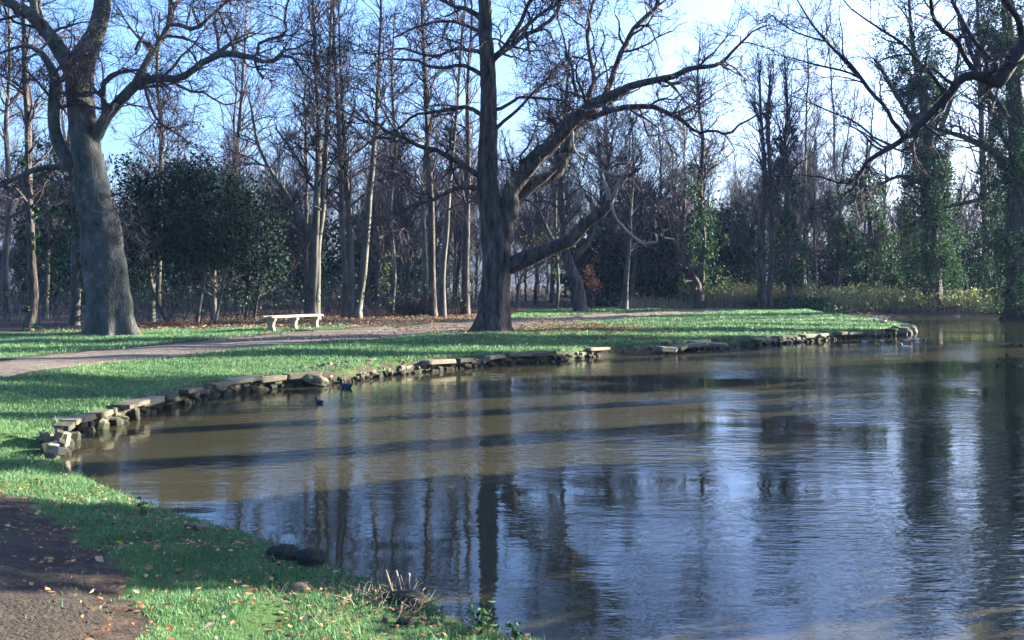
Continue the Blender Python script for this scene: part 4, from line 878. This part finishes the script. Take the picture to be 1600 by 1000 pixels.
# ------------------------------------------------------------------ right bank: the grove beyond the frame that throws the long shadows
B = Buf(); ivyC = []
GROVE = [(35.0, 31, .25), (7.55, 11.5, .62), (8.6, 12, .5), (9.6, 12.5, 1.1), (13.2, 13.5, .42), (16.1, 15.5, .24), (18.8, 18.0, .75), (20.4, 18.5, .75), (25.1, 21.0, .55), (27.6, 23.5, .7), (29.0, 24.5, .6), (31.3, 27, .6), (33.2, 32, .2), (37.6, 36, .25), (39.0, 38, .25), (42, 41, .3), (3.9, 12, .5)]
for c, x, r_ in GROVE:
    y = c + x / math.tan(SUN_AZ) ; h = wr.uniform(10, 13) if x not in (31, 27) else 18
    q = np.zeros((1, 8, 3)); q[0, :, 2] = np.linspace(0, h, 8); q[0, :, 0] = x + wr.normal(0, .06, 8); q[0, :, 1] = y + wr.normal(0, .05, 8); rr = np.linspace(r_ * .95, r_ * .4, 8)[None]
    B.tubes(q, rr, 8)
    p1, r1 = spawn(wr, q, rr, 16, .55, 1, 3, (30, 70), .35, .18, 6, .4, .03, .012); B.tubes(p1, r1, 4)
    p2, r2 = spawn(wr, p1, r1, 6, .2, 1, 1.2, (25, 65), .3, .2, 4, .6, .012, .008); B.tubes(p2, r2, 3)
    k = int(2600 * r_); t = wr.uniform(0, .72, k); th = wr.uniform(0, 6.28, k); R_ = r_ * np.sqrt(wr.uniform(.5, 1.2, k)) * (1 + .2 * np.sin(t * 40 + th))
    ivyC.append(np.stack([x + np.cos(th) * R_, y + np.sin(th) * R_, t * h], 1))
tag(obj('woods', B.data('woods', M_OAK), kind='stuff'), 'grove on the right bank, out of the frame, casting the long shadow bands', 'wood')
for c, x, z0, z1, r_, k in ((35.2, 31, 12.5, 21, 2.0, 4000), (31.3, 27, 7, 15, 1.0, 1500)):   # dense ivy heads of the two tallest, shaped to shade the big trunks
    y = c + x / math.tan(SUN_AZ); q = np.zeros((1, 5, 3)); q[0, :, 0] = x; q[0, :, 1] = y; q[0, :, 2] = np.linspace(0, z1, 5)
    th = wr.uniform(0, 6.28, k); R_ = r_ * np.sqrt(wr.uniform(0, 1, k)); ivyC.append(np.stack([x + np.cos(th) * R_, y + np.sin(th) * R_, wr.uniform(z0, z1, k)], 1))
k = 5000; cc = wr.uniform(2.2, 9.6, k); xx = wr.normal(8.4, .55, k); ivyC.append(np.stack([xx, cc + xx / math.tan(SUN_AZ), wr.uniform(.1, 2.2, k) * (.85 + .25 * np.sin(cc * 2.3))], 1))  # unseen stemless leaf cloud, added to shade the lower right water
k = 9000; yy = wr.uniform(10, 28, k); xx = np.interp(yy, [10, 14, 18, 22, 29], [8.2, 9.6, 11.4, 13.6, 17.4]) + .7 + wr.normal(0, .3, k); ivyC.append(np.stack([xx, yy, .25 + wr.uniform(0, 2.2, k) * (.85 + .3 * np.sin(yy * 1.9))], 1))  # more unseen leaves, height set by the reach of their shade
V, T = leaf_cloud(wr, np.vstack(ivyC), .24)
tag(obj('ivy', mesh_data('ivy', V, [T], M_IVY), kind='stuff'), 'unseen ivy and stemless low bushes of the right bank grove, shaped for their shade', 'ivy')

# bramble bush leaning out from the right bank
x0, y0 = 8.95, 14.4
bush = empty('bramble_bush', (x0, y0, .3), 'leafy bramble bush leaning over the water at the right edge', 'bush')
n = 70; q = np.zeros((n, 7, 3)); a = wr.uniform(0, 6.28, n); l = wr.uniform(.8, 1.7, n); u = np.linspace(0, 1, 7)
q[:, :, 0] = (np.cos(a) * l - .15)[:, None] * u; q[:, :, 1] = (np.sin(a) * l * 1.3)[:, None] * u; q[:, :, 2] = (wr.uniform(.6, 1.6, n))[:, None] * np.sin(u * 2.2)[None] - .15
R = np.tile(np.linspace(.008, .004, 7), (n, 1)); B = Buf(); B.tubes(q, R, 4); p1, r1 = spawn(wr, q, R, 5, .2, 1, .4, (30, 70), .2, .2, 4, .8, .004, .003); B.tubes(p1, r1, 3)
obj('stem', B.data('stem', M_TWIG), bush, kind='stuff')
C = np.vstack([p1[:, 1:].reshape(-1, 3), q[:, 2:].reshape(-1, 3)]); C = np.repeat(C, 3, 0) + wr.normal(size=(len(C) * 3, 3)) * .07
V, T = leaf_cloud(wr, C, .065); obj('foliage', mesh_data('foliage', V, [T], M_IVY), bush, kind='stuff')

# ------------------------------------------------------------------ grass and leaf litter
def scatter(r, n, xr, yr, minlawn=.35, pathgap=.0, shore=.02):
    x = r.uniform(*xr, n); y = r.uniform(*yr, n)
    m = np.abs(x) < .62 * y + 1.0; x, y = x[m], y[m]
    s = shore_sd(x, y); m = s > shore; x, y, s = x[m], y[m], s[m]
    pd = path_dist(x, y); lz = lawn_zone(x, y, s, pd)
    m = (s > np.where(y > 12, -1, -1)) & (pd > pathgap - .18 + .24 * r.normal(size=len(x))) & (lz + .38 * wob(x, y, 2.3) + .25 * wob(x + 7, y, 6.5) + .2 * r.normal(size=len(x)) > minlawn + .1); x, y = x[m], y[m]
    return x, y, base_height(x, y, s[m])
def blades(r, x, y, z, h, w, lean=.5):
    n = len(x); a = r.uniform(0, 6.28, n); hh = h * r.uniform(.5, 1.3, n) * (1 + .35 * wob(x, y, 3.1)); ww = w * r.uniform(.7, 1.3, n)
    dx, dy = np.cos(a) * ww, np.sin(a) * ww; lx, ly = r.normal(size=(2, n)) * lean * hh
    V = np.stack([np.stack([x - dx, y - dy, z - .01], 1), np.stack([x + dx, y + dy, z - .01], 1), np.stack([x + lx, y + ly, z + hh], 1)], 1).reshape(-1, 3)
    return V, np.arange(n * 3).reshape(-1, 3)
gr = np.random.default_rng(21); B = Buf()
for n, xr, yr, h, w, *ml in ((260000, (-7, 1.6), (3.8, 8.2), .027, .003, .42), (170000, (-10, -.5), (8.2, 13.5), .034, .005, .4), (150000, (-12, 3), (13.5, 22), .042, .009), (150000, (-16, 8), (22, 34), .065, .016), (130000, (-16, 18), (34, 60), .075, .026)):
    x, y, z = scatter(gr, n, xr, yr, *ml); B.add(*blades(gr, x, y, z, h, w))
tag(obj('grass', B.data('grass', M_GRASS), kind='stuff'), 'short mown grass on the lawn around the pond', 'grass')
x, y, z = scatter(gr, 16000, (-7, 1.6), (3.8, 13), .2, -.05, -.02); m = shore_sd(x, y) < 1.0
B = Buf(); B.add(*blades(gr, x[m], y[m], z[m], .075, .004, .7))
tag(obj('grass', B.data('grass', M_GRASS), kind='stuff'), 'longer ragged grass along the near water edge', 'grass')

x, y, z = scatter(gr, 60000, (-7, 13), (12, 40), .1, 0, .0); m = shore_sd(x, y) < .5
B = Buf(); B.add(*blades(gr, x[m], y[m], np.maximum(z[m], .255) + .01, .075, .008, .8))
tag(obj('grass', B.data('grass', M_GRASS), kind='stuff'), 'rough grass hanging over the stone edging', 'grass')
n = 230; x, y = gr.normal(-.82, .28, n), gr.normal(6.35, .22, n); m = shore_sd(x, y) > 0; x, y = x[m], y[m]; n = len(x); z = base_height(x, y); a = gr.uniform(0, 6.28, n); l = gr.uniform(.04, .16, n); u = np.linspace(0, 1, 4)
q = np.stack([x[:, None] + np.cos(a)[:, None] * l[:, None] * u, y[:, None] + np.sin(a)[:, None] * l[:, None] * u, z[:, None] + .01 + (gr.uniform(0, .09, n))[:, None] * u], 2) + gr.normal(size=(n, 4, 3)) * .004
B = Buf(); B.tubes(q, np.tile(np.linspace(.0035, .002, 4), (n, 1)), 4)
tag(obj('debris', B.data('debris', M_CUT), kind='stuff'), 'litter of small twigs around the cut stems at the water edge', 'twigs')

def flat_leaves(r, x, y, z, size):
    n = len(x); V, T = leaf_cloud(r, np.zeros((n, 3)), size); V = V.reshape(n, 4, 3); V[:, :, 2] *= .45
    V = V + np.stack([x, y, z + size * .22], 1)[:, None]; return V.reshape(-1, 3), T
B = Buf()
x, y = gr.uniform(-14, 10, 90000), gr.uniform(26, 62, 90000); s = shore_sd(x, y); pd = path_dist(x, y); lz = lawn_zone(x, y, s, pd)
patch = np.exp(-((x - 2.4) / 2.6) ** 2 - ((y - 34) / 3.2) ** 2); near_oak = np.exp(-((x + .6) / 3.5) ** 2 - ((y - 31) / 4) ** 2)
pr = np.where(lz < .4, np.where(pd < 0, .05, .5), .02) + .95 * patch + .25 * near_oak
m = (s > .2) & (gr.uniform(size=len(x)) < pr * .75) & (np.abs(x) < .6 * y); B.add(*flat_leaves(gr, x[m], y[m], base_height(x[m], y[m], s[m]) + .045, .095))
x, y = np.concatenate([gr.uniform(-8, 2, 14000), gr.uniform(-5, 1.5, 9000)]), np.concatenate([gr.uniform(3.8, 24, 14000), gr.uniform(3.8, 10, 9000)]); s = shore_sd(x, y); pd = path_dist(x, y); m = (s > .05) & (np.abs(x) < .6 * y) & (gr.uniform(size=23000) < np.where((s < 1.2) & (pd > 0), .5, np.where(pd < -.3, .06, np.where(np.abs(pd) < .6, .32, .16))))
B.add(*flat_leaves(gr, x[m], y[m], base_height(x[m], y[m], s[m]) + .024, .042))
tag(obj('fallen_leaves', B.data('fallen_leaves', M_FALLEN), kind='stuff'), 'brown fallen leaves scattered over lawn, path and the floor of the wood', 'leaves')

# single larger leaves that can be picked out on the near bank
lv = bmesh.new(); pts = [(0, -.5, 0), (.22, -.3, .05), (.4, -.05, .12), (.26, .2, .08), (0, .55, .02), (-.26, .2, .1), (-.4, -.05, .14), (-.22, -.3, .05)]
vs = [lv.verts.new(p) for p in pts]; c = lv.verts.new((0, 0, 0))
for k in range(8): lv.faces.new((vs[k], vs[(k + 1) % 8], c))
def leaf_me(mat):
    me = bpy.data.meshes.new('fallen_leaf'); lv.to_mesh(me); me.materials.append(mat); return me
LM = [leaf_me(M_FALLEN), leaf_me(M_YELLOW), leaf_me(M_REED)]
for k, (px_, py_, t) in enumerate(((22, 798, 1), (187, 804, 1), (94, 805, 0), (155, 863, 2), (213, 902, 2), (262, 925, 0), (235, 977, 2), (265, 964, 0), (352, 913, 2), (350, 930, 2), (328, 947, 2), (376, 893, 2), (374, 902, 0), (420, 935, 2), (450, 945, 0), (475, 915, 2), (545, 970, 2), (417, 975, 1), (330, 988, 2), (600, 985, 0), (505, 950, 0), (560, 943, 2), (640, 975, 2), (300, 870, 2), (680, 985, 2), (233, 862, 0))):
    x, y = G(px_, py_, .42); o = obj('fallen_leaf', LM[t]); z = hz(x, y); o.location = (x, y, z + .045); s = random.uniform(.04, .065); o.scale = (s, s, s); o.rotation_euler = (random.gauss(0, .4), random.gauss(0, .4), random.uniform(0, 6.28))
    tag(o, ('curled brown leaf fallen on the near bank', 'yellow leaf fallen on the near bank', 'pale dry leaf fallen on the near bank')[t], 'leaf', 'single fallen leaves on the near bank')

# ------------------------------------------------------------------ bench
xl, yl = G(424, 517.5, .5); xr_, yr_ = G(492, 513.5, .5)
c = np.array([(xl + xr_) / 2, (yl + yr_) / 2]); rz = math.atan2(yr_ - yl, xr_ - xl); half = math.hypot(xr_ - xl, yr_ - yl) / 2
bench = empty('park_bench', (c[0], c[1], hz(*c)), 'backless stone and timber bench beside the path at the edge of the wood', 'bench', rz=rz)
def box_me(name, sx, sy, sz, mat, bev=.012):
    bm = bmesh.new(); bmesh.ops.create_cube(bm, size=1)
    for v in bm.verts: v.co = Vector((v.co.x * sx, v.co.y * sy, v.co.z * sz))
    bmesh.ops.bevel(bm, geom=bm.edges[:], offset=bev, segments=2, affect='EDGES'); me = bpy.data.meshes.new(name); bm.to_mesh(me); bm.free(); me.materials.append(mat); return me
pl = box_me('seat_plank', half * 2 + .42, .20, .065, M_BENCH_WOOD)
for k, yy in enumerate((-.115, .115)):
    o = obj('seat_plank', pl, bench); o.location = (0 if k == 0 else -.12, yy, .455 + .004 * k)
def leg_me():                                             # curved slab leg, profile extruded along the bench
    prof = [(-.20, 0), (-.14, .10), (-.10, .2), (-.13, .3), (-.19, .36), (-.19, .412), (.19, .412), (.19, .36), (.13, .3), (.10, .2), (.14, .10), (.20, 0)]
    bm = bmesh.new(); A = [bm.verts.new((-.055, p[0], p[1] - .06)) for p in prof]; Bq = [bm.verts.new((.055, p[0], p[1] - .06)) for p in prof]
    n = len(prof); bm.faces.new(A); bm.faces.new(Bq[::-1])
    for k in range(n): bm.faces.new((A[k], Bq[k], Bq[(k + 1) % n], A[(k + 1) % n]))
    bmesh.ops.recalc_face_normals(bm, faces=bm.faces[:])
    bmesh.ops.scale(bm, vec=(1, 1, (.412 + .06) / .412), space=Matrix.Translation((0, 0, .06)), verts=bm.verts[:]); me = bpy.data.meshes.new('leg'); bm.to_mesh(me); bm.free(); me.materials.append(M_BENCH_STONE); return me
LEG = leg_me()
for xx in (-half, 0, half):
    o = obj('leg', LEG, bench); o.location = (xx, 0, 0); o.rotation_euler = (0, 0, 0)

# ------------------------------------------------------------------ ducks
def duck_me(kind):
    pal = {'drake': ((.012, .04, .03), (.27, .25, .23), (.14, .08, .06), (.35, .28, .05)), 'pale': ((.26, .2, .16), (.46, .39, .33), (.36, .28, .22), (.4, .25, .06)), 'brown': ((.16, .11, .08), (.36, .26, .2), (.2, .14, .1), (.3, .2, .06)), 'dark': ((.01, .013, .018), (.016, .02, .034), (.014, .018, .028), (.12, .11, .05))}[kind]
    ms = []
    for k, cc in enumerate(pal): ms.append(noise_mat('duck_%s_%s' % (kind, ('head', 'body', 'breast', 'bill')[k]), [(.3, tuple(v * .7 for v in cc)), (.7, tuple(min(1, v * 1.25) for v in cc))], 30, .6))
    key = np.array([(-.27, 0, .115, .008), (-.22, 0, .09, .045), (-.12, 0, .055, .085), (0, 0, .04, .105), (.10, 0, .05, .098), (.165, 0, .085, .07), (.19, 0, .14, .043), (.195, 0, .185, .04), (.215, 0, .225, .045), (.25, 0, .232, .036), (.28, 0, .222, .02), (.31, 0, .214, .017), (.335, 0, .21, .006)])
    q = catmull(key, 40); V, Q = tubes(q[None, :, :3], q[None, :, 3], 12)
    V = V.reshape(40, 12, 3); V[:, :, 1] *= np.where(q[:, 0] > .27, 1.25, 1.0)[:, None]; u = np.arange(39)
    part = np.where(q[:39, 0] > .275, 3, np.where((q[:39, 2] > .15) & (q[:39, 0] > .1), 0, np.where(q[:39, 0] > .12, 2, 1)))
    return mesh_data('duck', V.reshape(-1, 3), [Q], ms, True, np.repeat(part, 12))
DM = {k: duck_me(k) for k in ('drake', 'pale', 'brown', 'dark')}
for px_, py_, k, rz_, s_, lab in ((1351, 536, 'drake', 1.9, .62, 'dark-headed duck on the water, leftmost of the group off the grass point'), (1377, 535, 'drake', 1.2, .62, 'dark-headed duck on the water, second in the group off the grass point'),
                            (1416, 534, 'brown', 2.6, .62, 'brown duck on the water close below the stone tip of the grass point'), (1415, 544, 'pale', 2.5, .62, 'whitish duck nearest the viewer off the grass point'),
                            (1431, 532, 'pale', 3.6, .62, 'pale duck just right of the stone tip of the grass point'), (1444, 531, 'brown', 4.2, .62, 'duck farthest right on the water off the grass point'),
                            (541, 606, 'dark', 2.5, .62, 'dark blue-black duck swimming under the rubble bank on the left'), (499, 630, 'dark', 2.4, .42, 'small dark waterbird in the shaded water below the left wall')):
    x, y = W0(px_, py_); o = obj('duck', DM[k]); o.location = (x, y, 0); o.rotation_euler = (0, 0, rz_); o.scale = (s_,) * 3; tag(o, lab, 'duck', 'ducks on the pond')
for px_, py_, k, rz_, lab in ((1367, 500, 'pale', 1.0, 'pale bird standing on the back edge of the grass point'), (1379, 501, 'brown', .2, 'brown bird standing on the back edge of the grass point'), (1416, 506, 'drake', 2.6, 'dark bird at the tip of the grass point')):
    x, y = G(px_, py_, .48); o = obj('duck', DM[k]); o.location = (x, y, hz(x, y) + .08); o.rotation_euler = (0, 0, rz_); o.scale = (.7, .7, .7); tag(o, lab, 'duck', 'ducks resting on the grass')

# ------------------------------------------------------------------ near bank details
for px_, py_, s_, lab, rz_ in ((443, 862, (.24, .2, .17), 'mossy dark stone block at the water edge, left of a pair', .3), (484, 868, (.21, .2, .17), 'mossy dark stone block at the water edge, right of a pair', -.2)):
    x, y = G(px_, py_, .1); o = obj('stone_block', rough_rock('stone_block', noise_mat('mossy_stone', [(.3, (.012, .018, .010)), (.55, (.03, .028, .02)), (.75, (.075, .065, .05))], 9, .95, 1, 25), 90 + px_, .5)); o.location = (x, y, .08); o.scale = (s_[0] * 1.15, s_[1] * .9, s_[2] * 1.0); o.rotation_euler = (.1, .05, rz_); tag(o, lab, 'stone block')
x, y = G(468, 893, .22); o = obj('field_stone', rough_rock('field_stone', noise_mat('orange_stone', [(.3, (.22, .12, .07)), (.7, (.36, .22, .13))], 9, .9, .6, 25), 95)); o.location = (x, y, hz(x, y) + .03); o.scale = (.14, .1, .09); o.rotation_euler = (.1, .1, .4); tag(o, 'rounded orange-brown stone on the near bank behind the mossy blocks', 'stone')
for px_, py_, s_, lab in ((303, 812, .1, 'pale stone at the sunlit tip of the bank, left of a pair'), (316, 816, .09, 'pale stone at the sunlit tip of the bank, right of a pair'), (628, 952, .06, 'small white stone on the bank below the cut stems'), (600, 955, .045, 'small flat pale stone left of the white one below the cut stems')):
    x, y = G(px_, py_, .15); o = obj('field_stone', LUMPS[px_ % 8]); o.location = (x, y, hz(x, y) + .02); o.scale = (s_ * 1.2, s_, s_ * .8); o.rotation_euler = (0, 0, px_); tag(o, lab, 'stone')

# coppiced stump: cut stems standing in a mossy stool
x, y = G(622, 922, .12); zc = hz(x, y); d_ = y
st = empty('coppiced_stump', (x, y, zc), 'cluster of pale cut stems sticking up from a low stool at the near water edge', 'stump')
for px0, px1, py0, py1, w in ((612, 602, 922, 891, 5.5), (624, 618, 924, 892, 6.5), (629, 626, 918, 899, 2.5), (640, 639, 920, 896, 5), (645, 650, 918, 904, 2.5), (633, 637, 921, 908, 2)):
    a, b = P(px0, py0 + 8, d_), P(px1, py1, d_); q = np.vstack([np.append(a, w * .5 / F * d_ * 1.1), np.append((a + b) / 2 + rng.normal(size=3) * .004, w * .5 / F * d_), np.append(b, w * .5 / F * d_ * .9)])
    obj('stem', tube_data('stem', catmull(q, 6), 8, M_CUT, (x, y, zc), None, .06), st)
stool = obj('stool', rough_rock('stool', noise_mat('mossy_wood', [(.3, (.02, .035, .015)), (.6, (.06, .05, .035)), (.8, (.09, .075, .05))], 10, .95, 1, 30), 66, .6), st); stool.location = (.03, 0, .0); stool.scale = (.40, .26, .15)
M_DEADTWIG = M_CUT
for px0, py0, px1, py1, px2, py2, lab in ((572, 935, 590, 928, 608, 922, 'fallen pale stick left of the cut stems'), (673, 930, 690, 937, 712, 955, 'long bent stick lying out over the water right of the cut stems'), (690, 950, 692, 930, 691, 920, 'upright bud-tipped stick standing at the water edge'), (635, 965, 640, 958, 648, 950, 'short pale stick lying under the white stone'), (660, 948, 675, 945, 692, 947, 'thin stick lying right of the mossy stool'), (148, 869, 155, 866, 162, 862, 'short pale twig on the bare earth by the path'), (253, 896, 262, 894, 270, 893, 'short white twig on the grass beside the path')):
    pts = []
    for a, b in ((px0, py0), (px1, py1), (px2, py2)):
        gx_, gy_ = G(px0, py0, .15); pts.append(np.append(P(a, b, gy_), .006))
    pts = np.array(pts); zoff = hz(pts[0, 0], pts[0, 1]) + .015 - pts[0, 2]; pts[:, 2] += zoff; pts[-1, 3] = .003
    o_ = tuple(pts[0, :3]); tag(obj('fallen_stick', tube_data('fallen_stick', catmull(pts, 8), 6, M_DEADTWIG, o_, None, .08), loc=o_), lab, 'stick')
# weeds
def weed(px_, py_, z_, h, n, label):
    x, y = G(px_, py_, z_); root = empty('weed', (x, y, hz(x, y) - .01), label, 'weed'); r = np.random.default_rng(px_)
    q = np.zeros((n, 5, 3)); a = r.uniform(0, 6.28, n); u = np.linspace(0, 1, 5); hh = h * r.uniform(.6, 1.1, n)
    q[:, :, 0] = (np.cos(a) * hh * .35)[:, None] * u ** 1.5; q[:, :, 1] = (np.sin(a) * hh * .35)[:, None] * u ** 1.5; q[:, :, 2] = hh[:, None] * u
    for k in range(n): obj('stem', tube_data('stem', np.concatenate([q[k], np.linspace(.005, .003, 5)[:, None]], 1), 5, M_IVY, (0, 0, 0)), root)
    C = np.repeat(q[:, 1:].reshape(-1, 3), 3, 0); V, T = leaf_cloud(r, C + r.normal(size=C.shape) * h * .12, h * .3); obj('foliage', mesh_data('foliage', V, [T], M_BRAMBLE if px_ < 700 else M_IVY), root, kind='stuff')
weed(752, 990, .05, .17, 4, 'upright leafy green weed at the very edge of the water, bottom middle')
weed(225, 797, .12, .14, 5, 'small leafy weed on the bank edge left of the pale stones')
weed(122, 672, .12, .2, 5, 'tuft of weed growing from the corner of the left wall')
weed(805, 995, .05, .10, 4, 'low weed at the tip of the near bank')
